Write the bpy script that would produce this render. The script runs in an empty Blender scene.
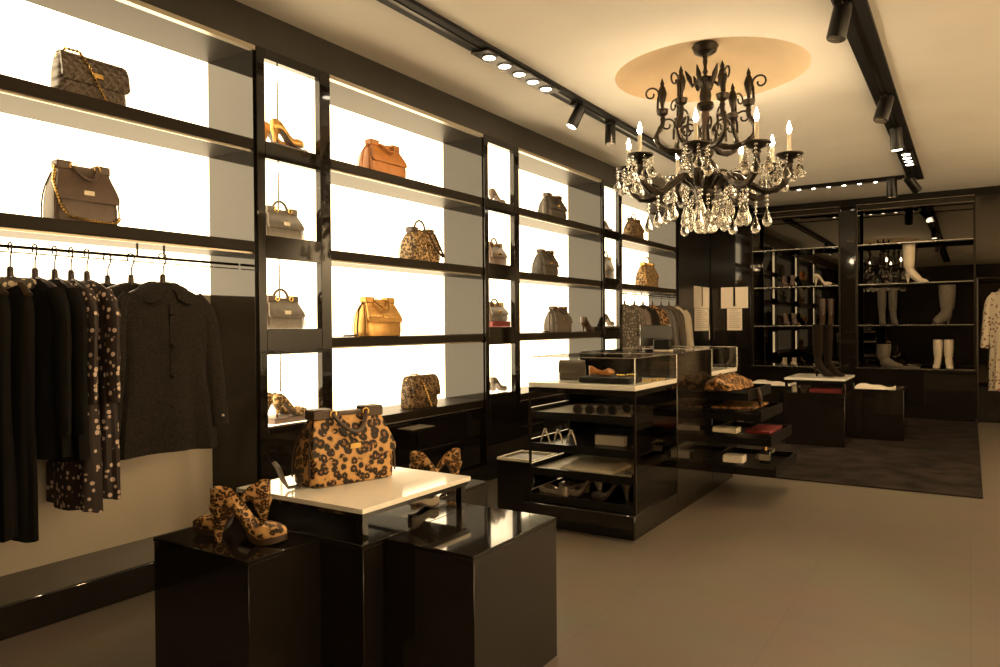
import bpy, bmesh, math, random
from mathutils import Vector, Matrix
random.seed(4)
S = bpy.context.scene
C = S.collection
PI = math.pi
def R(d): return math.radians(d)

# ------------------------------------------------------------------ camera
cam_d = bpy.data.cameras.new('camera'); cam = bpy.data.objects.new('camera', cam_d); C.objects.link(cam)
cam_d.sensor_width = 36.0; cam_d.lens = 733.58 * 36 / 1000; cam_d.clip_start = 0.02
_y, _p, _r = 0.56993486, -0.00929671, -0.00801812
_f = Vector((-math.sin(_y) * math.cos(_p), math.cos(_y) * math.cos(_p), math.sin(_p)))
_rt = Vector((math.cos(_y), math.sin(_y), 0)); _up = _rt.cross(_f)
_r2 = math.cos(_r) * _rt + math.sin(_r) * _up; _u2 = -math.sin(_r) * _rt + math.cos(_r) * _up
cam.matrix_world = Matrix(((_r2.x, _u2.x, -_f.x, 0), (_r2.y, _u2.y, -_f.y, 0), (_r2.z, _u2.z, -_f.z, 1.15), (0, 0, 0, 1)))
S.camera = cam
# ------------------------------------------------------------------ world, exposure
W = bpy.data.worlds.new('world'); S.world = W; W.use_nodes = True
W.node_tree.nodes['Background'].inputs[0].default_value = (1, .8, .55, 1)
W.node_tree.nodes['Background'].inputs[1].default_value = 0.02
vs = S.view_settings
vs.view_transform = 'Standard'; vs.look = 'None'; vs.exposure = 0.45; vs.gamma = 1.0; vs.use_curve_mapping = False
S.cycles.max_bounces = 9; S.cycles.transparent_max_bounces = 24; S.cycles.sample_clamp_indirect = 6.0
S.cycles.caustics_reflective = False; S.cycles.caustics_refractive = False
PANEL = 4.4            # strength of the back-lit shelf panels
PANEL_COL = (1.0, .77, .46, 1)
WARM = (1.0, .70, .38)
def spot(loc, aim, watts, size=50, blend=.8, rad=.03, col=None):
    d = bpy.data.lights.new('spot_and_fill', 'SPOT'); d.energy = watts; d.color = col or WARM; d.spot_size = R(size); d.spot_blend = blend; d.shadow_soft_size = rad
    o = bpy.data.objects.new('spot_and_fill', d); C.objects.link(o); o.location = loc
    o.rotation_euler = (Vector(aim) - Vector(loc)).to_track_quat('-Z', 'Y').to_euler()
    return o
SPOTS = [((1.5, -1.5, 2.68), (2.55, -1.5, 1.7), 520, 110, .8, .03, (1, .80, .54)),((1.5, 1.0, 2.68), (2.55, 1.0, 1.7), 680, 110, .8, .03, (1, .80, .54)), ((1.5, 3.5, 2.68), (2.55, 3.5, 1.7), 680, 110, .8, .03, (1, .80, .54)), ((1.5, 6.0, 2.68), (2.55, 6.0, 1.7), 680, 110, .8, .03, (1, .80, .54)), ((1.5, 8.5, 2.68), (2.55, 8.5, 1.7), 420, 110, .8, .03, (1, .80, .54)),  # added fill: bodiless spots wash the unseen right wall, bounce brightens the ceiling
         ((-1.6, 8.6, 2.68), (-2.75, 10.0, 1.4), 75, 28),
         ((-2.0, .9, 2.70), (-3.15, 1.6, 1.7), 15, 60), ((-2.0, 1.9, 2.70), (-3.1, 2.0, .5), 22, 55), ((-2.0, 3.0, 2.70), (-3.15, 3.6, 1.4), 35, 70), ((-2.0, 5.0, 2.70), (-3.15, 5.7, 1.5), 22, 70), ((-2.0, 7.0, 2.70), (-3.15, 7.9, 1.4), 14, 70),
         ((-2.40, 3.75, 2.70), (-2.0, 1.9, .6), 40, 40), ((-2.38, 4.1, 2.70), (-1.7, 3.7, .8), 42, 50),
         ((-.50, 3.2, 2.60), (-1.0, 2.6, 0), 55, 80), ((-.52, 5.6, 2.6), (-.6, 4.4, 0), 50, 80), ((-.5, 6.7, 2.62), (-.9, 6.2, 0), 45, 70),
         ((-.50, 7.6, 2.62), (-1.2, 7.6, .6), 60, 50), ((-.55, 9.0, 2.6), (-.4, 10.2, 1.4), 30, 60), ((-1.5, 9.05, 2.66), (-1.6, 10.2, 1.4), 30, 60),
         ((-.5, 2.4, 2.60), (-1.8, 1.5, .5), 40, 45)]
for a in SPOTS: spot(*a)

# ------------------------------------------------------------------ materials
def N(nt, t, **kw):
    n = nt.nodes.new(t)
    for k, v in kw.items(): setattr(n, k, v)
    return n
def newmat(name):
    m = bpy.data.materials.new(name); m.use_nodes = True
    return m, m.node_tree, m.node_tree.nodes['Principled BSDF']
def L(nt, a, b): nt.links.new(a, b)
def mat(name, col, rough=.5, metal=0, spec=.5, var=0, vscale=8, bump=0, bscale=40, coat=0, sheen=0):
    m, nt, b = newmat(name)
    b.inputs['Base Color'].default_value = (*col, 1); b.inputs['Roughness'].default_value = rough
    b.inputs['Metallic'].default_value = metal; b.inputs['Specular IOR Level'].default_value = spec
    b.inputs['Coat Weight'].default_value = coat; b.inputs['Coat Roughness'].default_value = .05
    b.inputs['Sheen Weight'].default_value = sheen
    tc = N(nt, 'ShaderNodeTexCoord')
    if var:
        n = N(nt, 'ShaderNodeTexNoise'); n.inputs['Scale'].default_value = vscale; n.inputs['Detail'].default_value = 5
        L(nt, tc.outputs['Object'], n.inputs['Vector'])
        r = N(nt, 'ShaderNodeValToRGB')
        r.color_ramp.elements[0].position = .3; r.color_ramp.elements[1].position = .7
        r.color_ramp.elements[0].color = (*[c * (1 - var) for c in col], 1); r.color_ramp.elements[1].color = (*[min(1, c * (1 + var)) for c in col], 1)
        L(nt, n.outputs['Fac'], r.inputs['Fac']); L(nt, r.outputs['Color'], b.inputs['Base Color'])
    if bump:
        n = N(nt, 'ShaderNodeTexNoise'); n.inputs['Scale'].default_value = bscale; n.inputs['Detail'].default_value = 4
        L(nt, tc.outputs['Object'], n.inputs['Vector'])
        bp = N(nt, 'ShaderNodeBump'); bp.inputs['Strength'].default_value = bump; bp.inputs['Distance'].default_value = .01
        L(nt, n.outputs['Fac'], bp.inputs['Height']); L(nt, bp.outputs['Normal'], b.inputs['Normal'])
    return m
def emit(name, col, st, base=.8):
    m, nt, b = newmat(name)
    b.inputs['Base Color'].default_value = (base, base, base, 1); b.inputs['Roughness'].default_value = .5
    b.inputs['Emission Color'].default_value = col; b.inputs['Emission Strength'].default_value = st
    return m
def leopard(name, scale, base=(.58, .32, .11), dark=(.03, .016, .008), mid=(.30, .13, .035), rough=.45):
    m, nt, b = newmat(name); b.inputs['Roughness'].default_value = rough; b.inputs['Specular IOR Level'].default_value = .2; 
    tc = N(nt, 'ShaderNodeTexCoord'); ns = N(nt, 'ShaderNodeTexNoise'); ns.inputs['Scale'].default_value = scale * 1.3
    L(nt, tc.outputs['Object'], ns.inputs['Vector'])
    mx = N(nt, 'ShaderNodeMixRGB'); mx.blend_type = 'ADD'; mx.inputs[0].default_value = .35 / scale
    L(nt, tc.outputs['Object'], mx.inputs[1]); L(nt, ns.outputs['Color'], mx.inputs[2])
    v = N(nt, 'ShaderNodeTexVoronoi'); v.inputs['Scale'].default_value = scale
    L(nt, mx.outputs[0], v.inputs['Vector'])
    r = N(nt, 'ShaderNodeValToRGB'); cr = r.color_ramp; cr.interpolation = 'LINEAR'
    cr.elements[0].position = 0; cr.elements[0].color = (*mid, 1); cr.elements[1].position = .16; cr.elements[1].color = (*mid, 1)
    for p, c in ((.23, dark), (.52, dark), (.58, base), (.9, tuple(min(1, x * 1.35) for x in base))):
        e = cr.elements.new(p); e.color = (*c, 1)
    L(nt, v.outputs['Distance'], r.inputs['Fac'])
    n2 = N(nt, 'ShaderNodeTexNoise'); n2.inputs['Scale'].default_value = scale * 2.2; L(nt, tc.outputs['Object'], n2.inputs['Vector'])
    r2 = N(nt, 'ShaderNodeValToRGB'); r2.color_ramp.elements[0].position = .62; r2.color_ramp.elements[1].position = .68
    L(nt, n2.outputs['Fac'], r2.inputs['Fac'])
    m2 = N(nt, 'ShaderNodeMixRGB'); L(nt, r2.outputs['Color'], m2.inputs[0]); L(nt, r.outputs['Color'], m2.inputs[1]); m2.inputs[2].default_value = (*base, 1)
    L(nt, m2.outputs[0], b.inputs['Base Color'])
    return m
def dots(name, scale, base, dot, thr=.26, rough=.7):
    m, nt, b = newmat(name); b.inputs['Roughness'].default_value = rough
    tc = N(nt, 'ShaderNodeTexCoord'); v = N(nt, 'ShaderNodeTexVoronoi'); v.inputs['Scale'].default_value = scale; v.inputs['Randomness'].default_value = .75
    L(nt, tc.outputs['Object'], v.inputs['Vector'])
    r = N(nt, 'ShaderNodeValToRGB'); r.color_ramp.elements[0].position = thr; r.color_ramp.elements[0].color = (*dot, 1)
    r.color_ramp.elements[1].position = thr + .05; r.color_ramp.elements[1].color = (*base, 1)
    L(nt, v.outputs['Distance'], r.inputs['Fac']); L(nt, r.outputs['Color'], b.inputs['Base Color'])
    return m
def quilt(name, col, rough=.4, s=22):
    m, nt, b = newmat(name); b.inputs['Base Color'].default_value = (*col, 1); b.inputs['Roughness'].default_value = rough
    tc = N(nt, 'ShaderNodeTexCoord'); h = []
    for sg in (1, -1):
        mp = N(nt, 'ShaderNodeMapping'); mp.inputs['Rotation'].default_value = (0, R(45 * sg), 0); L(nt, tc.outputs['Object'], mp.inputs['Vector'])
        w = N(nt, 'ShaderNodeTexWave'); w.bands_direction = 'X'; w.inputs['Scale'].default_value = s / 2; w.inputs['Distortion'].default_value = 0
        L(nt, mp.outputs[0], w.inputs['Vector']); h.append(w)
    mn = N(nt, 'ShaderNodeMath'); mn.operation = 'MINIMUM'; L(nt, h[0].outputs['Fac'], mn.inputs[0]); L(nt, h[1].outputs['Fac'], mn.inputs[1])
    bp = N(nt, 'ShaderNodeBump'); bp.inputs['Strength'].default_value = .7; bp.inputs['Distance'].default_value = .012
    L(nt, mn.outputs[0], bp.inputs['Height']); L(nt, bp.outputs['Normal'], b.inputs['Normal'])
    return m
def glass_pane(name, tint=(.975, .985, .975)):
    m = bpy.data.materials.new(name); m.use_nodes = True; nt = m.node_tree; nt.nodes.clear()
    o = N(nt, 'ShaderNodeOutputMaterial'); t = N(nt, 'ShaderNodeBsdfTransparent'); t.inputs[0].default_value = (*tint, 1)
    g = N(nt, 'ShaderNodeBsdfGlossy'); g.inputs['Roughness'].default_value = .01
    f = N(nt, 'ShaderNodeFresnel'); f.inputs[0].default_value = 1.45; x = N(nt, 'ShaderNodeMixShader')
    ge = N(nt, 'ShaderNodeNewGeometry'); iv = N(nt, 'ShaderNodeMath'); iv.operation = 'SUBTRACT'; iv.inputs[0].default_value = 1; L(nt, ge.outputs['Backfacing'], iv.inputs[1])
    mu = N(nt, 'ShaderNodeMath'); mu.operation = 'MULTIPLY'; L(nt, f.outputs[0], mu.inputs[0]); L(nt, iv.outputs[0], mu.inputs[1])
    L(nt, mu.outputs[0], x.inputs[0]); L(nt, t.outputs[0], x.inputs[1]); L(nt, g.outputs[0], x.inputs[2]); L(nt, x.outputs[0], o.inputs[0])
    return m
def crystal_mat():
    m, nt, b = newmat('cut crystal'); b.inputs['Base Color'].default_value = (1, .97, .9, 1); b.inputs['Roughness'].default_value = .02
    b.inputs['Transmission Weight'].default_value = 1; b.inputs['IOR'].default_value = 1.5
    return m

def floor_mat():
    m, nt, b = newmat('floor boards'); b.inputs['Roughness'].default_value = .42
    tc = N(nt, 'ShaderNodeTexCoord')
    br = N(nt, 'ShaderNodeTexBrick'); br.inputs['Scale'].default_value = 1; br.inputs['Mortar Size'].default_value = .002
    br.inputs['Brick Width'].default_value = 3.0; br.inputs['Row Height'].default_value = .62
    br.inputs['Color1'].default_value = (.122, .100, .076, 1); br.inputs['Color2'].default_value = (.128, .105, .080, 1); br.inputs['Mortar'].default_value = (.098, .079, .060, 1)
    mp = N(nt, 'ShaderNodeMapping'); mp.inputs['Rotation'].default_value = (0, 0, R(90)); L(nt, tc.outputs['Object'], mp.inputs['Vector']); L(nt, mp.outputs[0], br.inputs['Vector'])
    n = N(nt, 'ShaderNodeTexNoise'); n.inputs['Scale'].default_value = 3; n.inputs['Detail'].default_value = 6; L(nt, tc.outputs['Object'], n.inputs['Vector'])
    mx = N(nt, 'ShaderNodeMixRGB'); mx.blend_type = 'OVERLAY'; mx.inputs[0].default_value = .22
    L(nt, br.outputs['Color'], mx.inputs[1]); L(nt, n.outputs['Color'], mx.inputs[2])
    hs = N(nt, 'ShaderNodeHueSaturation'); hs.inputs['Saturation'].default_value = .95; L(nt, mx.outputs[0], hs.inputs['Color']); L(nt, hs.outputs[0], b.inputs['Base Color'])
    return m

M = {}
M['floor'] = floor_mat()
M['ceiling'] = mat('ceiling plaster', (.82, .78, .71), .85, var=.03, vscale=2)
M['cream_wall'] = mat('cream wall paint', (.62, .54, .42), .8, var=.04, vscale=2)
M['shelf'] = mat('shelf lacquer', (.020, .015, .010), .42, spec=.10, var=.1, vscale=5)
M['dome'] = mat('dome tan plaster', (.68, .53, .35), .8, var=.05, vscale=4)  # more orange than the ceiling plaster
M['wall'] = mat('dark wall paint', (.045, .038, .03), .6, var=.1, vscale=3)
M['lacquer'] = mat('black lacquer', (.010, .008, .006), .05, var=.1, vscale=5)
M['fascia'] = mat('fascia lacquer', (.030, .026, .020), .3, var=.2, vscale=6)
M['satin'] = mat('black satin', (.007, .006, .005), .3, spec=.35, var=.1, vscale=10)
M['panel'] = emit('backlit panel', PANEL_COL, PANEL)
M['cream_panel'] = mat('cream panel', (.62, .55, .44), .25, var=.04, vscale=2)
M['box_panel'] = emit('backlit box lining', PANEL_COL, 1.75)
M['strip'] = emit('led strip', PANEL_COL, 9)
M['lens'] = emit('lamp lens', (1, .86, .62, 1), 14)
M['flame'] = emit('flame bulb', (1, .76, .46, 1), 165)
M['steel'] = mat('brushed steel', (.55, .50, .43), .25, 1, var=.1)
M['lip'] = mat('shelf lip', (.5, .44, .34), .3, .6, var=.05)
M['bronze'] = mat('dark bronze', (.030, .022, .015), .28, .7, var=.2)
M['gold'] = mat('gold metal', (.85, .55, .18), .22, 1, var=.1)
M['marble'] = mat('white stone', (.80, .76, .68), .08, var=.05, vscale=5)
M['pale'] = mat('pale lining', (.66, .58, .44), .5, var=.06)
M['glass'] = glass_pane('clear glass'); M['crystal'] = crystal_mat(); M['smoked'] = glass_pane('smoked glass', (.42, .40, .36))
M['mirror'] = mat('smoked mirror', (.10, .09, .075), .01, 1, var=.05, vscale=2)
M['black_glass'] = mat('black glass', (.006, .006, .005), .02, var=.1)
M['carpet'] = mat('dark carpet', (.025, .019, .0165), .95, var=.6, vscale=5, bump=.8, bscale=160, spec=.08)
M['leo'] = leopard('leopard leather', 42, base=(.40, .225, .082), dark=(.016, .009, .005), mid=(.20, .085, .025)); M['leo_flap'] = leopard('leopard flap leather', 31, base=(.42, .235, .085), dark=(.014, .008, .004), mid=(.19, .08, .022)); M['leo_small'] = leopard('leopard hair', 60, base=(.46, .27, .11)); M['leo_scarf'] = leopard('leopard silk', 38, base=(.34, .18, .065))
M['brown'] = mat('dark brown leather', (.055, .03, .016), .35, var=.2, vscale=20)
M['taupe'] = mat('taupe leather', (.105, .070, .052), .42, var=.12, vscale=20, bump=.15, bscale=160)
M['taupe_quilt'] = quilt('taupe quilted leather', (.095, .070, .050))
M['orange'] = mat('orange leather', (.44, .17, .04), .4, var=.15, vscale=16, bump=.15, bscale=150)
M['goldleather'] = mat('gold leather', (.62, .34, .10), .25, .6, var=.15, vscale=18)
M['python'] = leopard('python leather', 55, base=(.42, .28, .13), dark=(.06, .035, .015), mid=(.28, .17, .06), rough=.35)
M['greybag'] = mat('grey leather', (.10, .082, .062), .4, var=.2, vscale=22, bump=.15, bscale=140)
M['darkbag'] = mat('dark grey leather', (.055, .044, .032), .4, var=.3, vscale=30, bump=.2, bscale=120)
M['brocade'] = leopard('brocade', 40, base=(.22, .14, .07), dark=(.04, .024, .012), mid=(.36, .22, .09))
M['tweed'] = mat('charcoal tweed', (.018, .0142, .0105), .95, var=.6, vscale=110, bump=.7, bscale=220, spec=.3)
M['blackcloth'] = mat('black cloth', (.0042, .0034, .0026), .9, var=.2, vscale=30, spec=.2)
M['dots'] = dots('dotted silk', 33, (.022, .012, .010), (.62, .48, .38), .30)
M['lace'] = dots('pearl trim', 40, (.05, .04, .03), (.60, .50, .36), .42)
M['dark_suede'] = mat('dark brown suede', (.012, .008, .005), .95, var=.2, vscale=30, spec=.1)
M['grey_dots'] = dots('grey dotted cloth', 34, (.075, .062, .05), (.30, .25, .19), .3)
M['floral'] = dots('floral jacquard', 26, (.50, .42, .30), (.16, .05, .04), .30)
M['wood'] = mat('dark hanger wood', (.035, .022, .014), .35, var=.2)
M['cream'] = mat('cream leather', (.45, .38, .28), .45, var=.06)
M['olive'] = mat('olive suede', (.045, .037, .024), .85, var=.15, vscale=30)
M['taupe_suede'] = mat('taupe suede', (.085, .068, .048), .85, var=.15, vscale=30)
M['paper'] = mat('white paper', (.80, .72, .62), .8, var=.02)
M['ink'] = mat('grey ink', (.45, .40, .34), .8, var=.1)
M['red'] = mat('dark red leather', (.13, .015, .012), .4, var=.1)
M['silver'] = mat('pewter leather', (.42, .36, .28), .3, .7, var=.3, vscale=40)
M['track'] = mat('matt black track', (.010, .009, .008), .6, spec=.2, var=.1)
M['screen'] = mat('dark screen', (.02, .02, .02), .1, var=.1)

# ------------------------------------------------------------------ mesh helpers
class MB:
    def __init__(s): s.bm = bmesh.new()
    def box(s, x0, x1, y0, y1, z0, z1, bev=0):
        vs_ = [s.bm.verts.new((x, y, z)) for x in (x0, x1) for y in (y0, y1) for z in (z0, z1)]
        fs = [s.bm.faces.new([vs_[i] for i in f]) for f in ((0, 1, 3, 2), (4, 6, 7, 5), (0, 4, 5, 1), (2, 3, 7, 6), (0, 2, 6, 4), (1, 5, 7, 3))]
        if bev:
            es = list({e for f in fs for e in f.edges})
            bmesh.ops.bevel(s.bm, geom=es, offset=bev, segments=1, profile=.5, affect='EDGES')
        return s
    def loft(s, rings, cap0=True, cap1=True):
        vr = [[s.bm.verts.new(p) for p in r] for r in rings]; n = len(vr[0])
        for a, b in zip(vr, vr[1:]):
            for i in range(n):
                j = (i + 1) % n
                s.bm.faces.new((a[i], a[j], b[j], b[i]))
        if cap0: s.bm.faces.new(list(reversed(vr[0])))
        if cap1: s.bm.faces.new(vr[-1])
        return s
    def tube(s, pts, r, n=8, flat=1.0):
        pts = [Vector(p) for p in pts]; k = len(pts)
        rs = r if isinstance(r, (list, tuple)) else [r] * k
        rings = []; prev = None
        for i, p in enumerate(pts):
            t = (pts[min(i + 1, k - 1)] - pts[max(i - 1, 0)]).normalized()
            if prev is None:
                a = Vector((0, 0, 1)) if abs(t.z) < .9 else Vector((1, 0, 0)); u = t.cross(a).normalized()
            else:
                u = (prev - t * prev.dot(t)).normalized()
            prev = u; v = t.cross(u)
            rr = rs[i]; ra, rb = rr if isinstance(rr, (list, tuple)) else (rr, rr * flat)
            rings.append([p + u * (math.cos(q) * ra) + v * (math.sin(q) * rb) for q in [2 * PI * j / n for j in range(n)]])
        return s.loft(rings)
    def lathe(s, prof, c=(0, 0, 0), n=16):
        c = Vector(c)
        return s.loft([[c + Vector((max(r, 1e-4) * math.cos(q), max(r, 1e-4) * math.sin(q), z)) for q in [2 * PI * j / n for j in range(n)]] for r, z in prof])
    def ball(s, c, r, n=8, sz=1):
        return s.lathe([(r * math.sin(PI * i / n), -r * sz * math.cos(PI * i / n)) for i in range(n + 1)], c, n + 2)
    def torus(s, c, R_, r, ax='y', n=14, m=6):
        c = Vector(c); rings = []
        for i in range(n + 1):
            a = 2 * PI * i / n
            d = {'y': Vector((math.cos(a), 0, math.sin(a))), 'z': Vector((math.cos(a), math.sin(a), 0)), 'x': Vector((0, math.cos(a), math.sin(a)))}[ax]
            k = {'y': Vector((0, 1, 0)), 'z': Vector((0, 0, 1)), 'x': Vector((1, 0, 0))}[ax]
            rings.append([c + d * (R_ + r * math.cos(b)) + k * (r * math.sin(b)) for b in [2 * PI * j / m for j in range(m)]])
        return s.loft(rings, False, False)
    def build(s, name, m, parent=None, smooth=True, loc=None, angle=40):
        bmesh.ops.remove_doubles(s.bm, verts=s.bm.verts, dist=1e-6)
        bmesh.ops.recalc_face_normals(s.bm, faces=s.bm.faces)
        me = bpy.data.meshes.new(name); s.bm.to_mesh(me); s.bm.free()
        me.materials.append(m if not isinstance(m, str) else M[m])
        if smooth:
            me.polygons.foreach_set('use_smooth', [True] * len(me.polygons)); me.set_sharp_from_angle(angle=R(angle))
        o = bpy.data.objects.new(name, me); C.objects.link(o)
        if parent: o.parent = parent
        if loc: o.location = loc
        return o
def tag(o, label, cat, group=None, kind=None):
    if label: o['label'] = label
    if cat: o['category'] = cat
    if group: o['group'] = group
    if kind: o['kind'] = kind
    return o
def thing(name, label, cat, loc=(0, 0, 0), rz=0, group=None):
    o = bpy.data.objects.new(name, None); C.objects.link(o); o.empty_display_size = .05
    o.location = loc; o.rotation_euler = (0, 0, R(rz))
    return tag(o, label, cat, group)
def struct(name, mb, m, **k):
    o = mb.build(name, m, **k); o['kind'] = 'structure'; return o
def copy_tree(o, parent=None):
    c = o.copy(); C.objects.link(c)
    if parent: c.parent = parent
    for ch in list(o.children): copy_tree(ch, c)
    return c
def rrect(hw, hd, z, n=5, r=.35, cx=0, cy=0):
    rad = min(hw, hd) * 2 * r; rad = min(rad, hw * .98, hd * .98); pts = []
    for qx, qy, a0 in ((1, 1, 0), (-1, 1, 90), (-1, -1, 180), (1, -1, 270)):
        for i in range(n):
            a = R(a0 + 90 * i / (n - 1))
            pts.append((cx + qx * (hw - rad) + rad * math.cos(a), cy + qy * (hd - rad) + rad * math.sin(a), z))
    return pts
def arc(f, n=16): return [f(i / (n - 1)) for i in range(n)]

# ================================================================== SETTING
CEIL = 2.76; XR = 2.6; Y0 = -3.2; YB = 10.6; XL = -3.46
struct('floor', MB().box(XL, XR, Y0, YB, -.1, 0), 'floor', smooth=False)
# ceiling with a round dome above the chandelier
DC = (-1.40, 4.70); DR = .60
bm = bmesh.new()
outer = [bm.verts.new(p) for p in ((XL, Y0, CEIL), (XR, Y0, CEIL), (XR, YB, CEIL), (XL, YB, CEIL))]
circ = [bm.verts.new((DC[0] + DR * math.cos(2 * PI * i / 72), DC[1] + DR * math.sin(2 * PI * i / 72), CEIL)) for i in range(72)]
es = [bm.edges.new((outer[i], outer[(i + 1) % 4])) for i in range(4)] + [bm.edges.new((circ[i], circ[(i + 1) % 72])) for i in range(72)]
bmesh.ops.triangle_fill(bm, use_beauty=True, use_dissolve=False, edges=es)
bad = [f for f in bm.faces if (f.calc_center_median().xy - Vector(DC)).length < DR * .97 and all((v.co.xy - Vector(DC)).length < DR * 1.01 for v in f.verts)]
bmesh.ops.delete(bm, geom=bad, context='FACES_ONLY')
mb = MB(); mb.bm.free(); mb.bm = bm
struct('ceiling', mb, 'ceiling', smooth=False)
mb = MB(); rings = []
for i in range(9):
    t = i / 8; rr = DR * math.cos(t * PI / 2 * .985); zz = CEIL + .20 * math.sin(t * PI / 2)
    rings.append([(DC[0] + rr * math.cos(2 * PI * j / 72), DC[1] + rr * math.sin(2 * PI * j / 72), zz) for j in range(72)])
mb.loft(rings, False, True); struct('trim_1', mb, 'dome')
struct('ceiling_slab', MB().box(XL, XR, Y0, YB, CEIL + .25, CEIL + .3), 'wall', smooth=False)
struct('wall_left', MB().box(XL - .1, XL, Y0, YB, 0, CEIL + .25), 'wall', smooth=False)
struct('wall_right', MB().box(XR, XR + .1, Y0, YB, 0, CEIL + .25), 'cream_wall', smooth=False)
struct('wall_front', MB().box(XL, XR, Y0 - .1, Y0, 0, CEIL + .25), 'wall', smooth=False)
struct('wall_back', MB().box(XL, XR, YB, YB + .1, 0, CEIL + .25), 'wall', smooth=False)
XF = -3.03; XP = -3.39
struct('trim_2', MB().box(XP - .07, XF, -3.0, 8.76, 2.575, CEIL), 'fascia', smooth=False)      # dark fascia over the shelves
struct('baseboard_left', MB().box(XP - .07, XF + .01, -3.0, 8.76, 0, .13, .006), 'lacquer')
# black lacquered return wall and corner panel at the far end
struct('wall_column', MB().box(XL, XF - .01, 8.765, YB, 0, CEIL), 'satin', smooth=False)
d = struct('door_1', MB().box(XF - .009, XF + .012, 8.80, 10.085, .08, 2.60, .004), 'satin')
MB().tube([(XF + .03, 9.98, .95), (XF + .03, 9.98, 1.15)], .006).build('door_handle', 'steel', d)
struct('door_2', MB().box(XF + .013, -2.475, 10.10, 10.135, .08, 2.66, .004), 'lacquer')
struct('wall_corner', MB().box(XF - .009, -2.475, 10.136, YB, 0, CEIL), 'lacquer', smooth=False)
# ================================================================== LEFT WALL SHELVES
LV = [2.105, 1.59, 1.095, .61]
TW = [(2.46, 2.965), (4.515, 5.01), (6.58, 7.06)]
ZW = [(2.106, 2.525), (1.627, 2.019), (1.148, 1.51), (.642, 1.015)]
def shelf(parent, y0, y1, z, h=.052, strip=True):
    s_ = MB().box(XP + .012, XF, y0, y1, z - h, z, .003).build('shelf', 'shelf', parent)
    MB().box(XF - .030, XF - .018, y0, y1, z - h - .010, z - h).build('shelf_lip', 'lip', s_)
    return s_
def bay(y0, y1, levels, label, lowcab):
    t = thing('shelf_bay', label, 'shelving', (0, 0, 0), 0, 'wide lit shelf bays')
    zb = LV[3] - .05 if lowcab else 1.33
    MB().box(XP - .02, XP, y0, y1, zb, 2.575).build('back_panel', 'panel', t, False)['label'] = 'glowing white back panel'
    if not lowcab:
        MB().box(XP - .02, XP, y0, y1, .13, zb).build('lower_back_panel', 'cream_panel', t, False)['label'] = 'unlit cream lower panel'
    for a, b in ((y0, y0 + .012), (y1 - .012, y1)):
        MB().box(XP, XF - .004, a, b, .13, 2.575).build('side_panel', 'lacquer', t, False)
    MB().box(XP, XF - .031, y0 + .012, y1 - .012, 2.556, 2.575).build('top_board', 'shelf', t, False)
    for z in levels: shelf(t, y0 + .012, y1 - .012, z)
    MB().box(XF - .03, XF + .004, y0, y1, 2.553, 2.575).build('top_rail', 'lip', t, False)
    if lowcab:
        n = 2; w = (y1 - y0) / n
        MB().box(XP, XF - .045, y0 + .012, y1 - .012, .13, LV[3] - .06).build('lower_cabinet', 'lacquer', t, False)
        for i in range(n):
            for z0, z1 in ((.14, .34), (.35, .535)):
                MB().box(XF - .044, XF - .02, y0 + .016 + i * w, y0 + (i + 1) * w - .016, z0, z1, .003).build('drawer', 'lacquer', t)
    return t
bay(.92, 2.46, LV[:2], 'wide lit bay nearest the camera with hanging jackets below two shelves', False)
bay(2.965, 4.515, LV, 'wide lit bay of four shelves between the first and second box towers', True)
bay(5.01, 6.58, LV, 'wide lit bay of four shelves between the second and third box towers', True)
bay(7.06, 8.75, LV[:2], 'farthest wide lit bay, two shelves over a clothes rail', False)
def tower(y0, y1, label):
    t = thing('display_tower', label, 'display case', (0, 0, 0), 0, 'narrow towers of four lit boxes')
    yl, yr = y0 + .052, y1 - .078; f = MB()
    X0, X1 = XF - .03, XF + .012
    f.box(X0, X1, y0, yl, .13, 2.575, .003); f.box(X0, X1, yr, y1, .13, 2.575, .003)
    zs = [.13] + [z for w in reversed(ZW) for z in w] + [2.575]
    for i in range(0, len(zs), 2): f.box(X0, X1, yl, yr, zs[i], zs[i + 1], .002)
    f.build('frame', 'lacquer', t)
    for z0, z1 in ZW:
        b = MB(); d = XP + .02
        b.box(d - .012, d, yl - .03, yr + .03, z0 - .012, z1 + .012)
        b.box(d, X0 - .002, yl - .03, yl - .018, z0 - .012, z1 + .012); b.box(d, X0 - .002, yr + .018, yr + .03, z0 - .012, z1 + .012)
        b.box(d, X0 - .002, yl - .018, yr + .018, z0 - .012, z0); b.box(d, X0 - .002, yl - .018, yr + .018, z1, z1 + .012)
        b.build('light_box', 'box_panel', t, False)['label'] = 'glowing white box lining'
    return t
tower(*TW[0], 'nearest black tower of four lit boxes, right of the hanging jackets')
tower(*TW[1], 'middle black tower of four lit boxes between two wide bays')
tower(*TW[2], 'farthest and smallest black tower of four lit boxes')
# rods hanging in the boxes of the nearest tower
for i, (z0, z1) in enumerate(ZW):
    nm = ['top', 'second', 'third', 'bottom'][i]
    hgt = [.11, .17, .17, .16][i]
    o = MB().tube([(-3.25, 2.79, z1 - .001), (-3.25, 2.79, z0 + hgt)], .0045, 6).ball((-3.25, 2.79, z0 + hgt), .006, 6).build('hanging_rod', 'bronze')
    tag(o, 'thin dark rod hanging in the %s box of the nearest tower' % nm, 'rod')
t = thing('pull_out_shelf', 'small black pull-out shelf in the cabinet behind the large leopard handbag', 'shelf', (-2.955, 3.62, .515))
MB().box(-.074, .065, -.12, .12, -.018, 0, .002).build('board', 'lacquer', t); MB().box(-.06, .06, -.11, .11, .0005, .004).build('inlay', 'lip', t, False)
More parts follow.
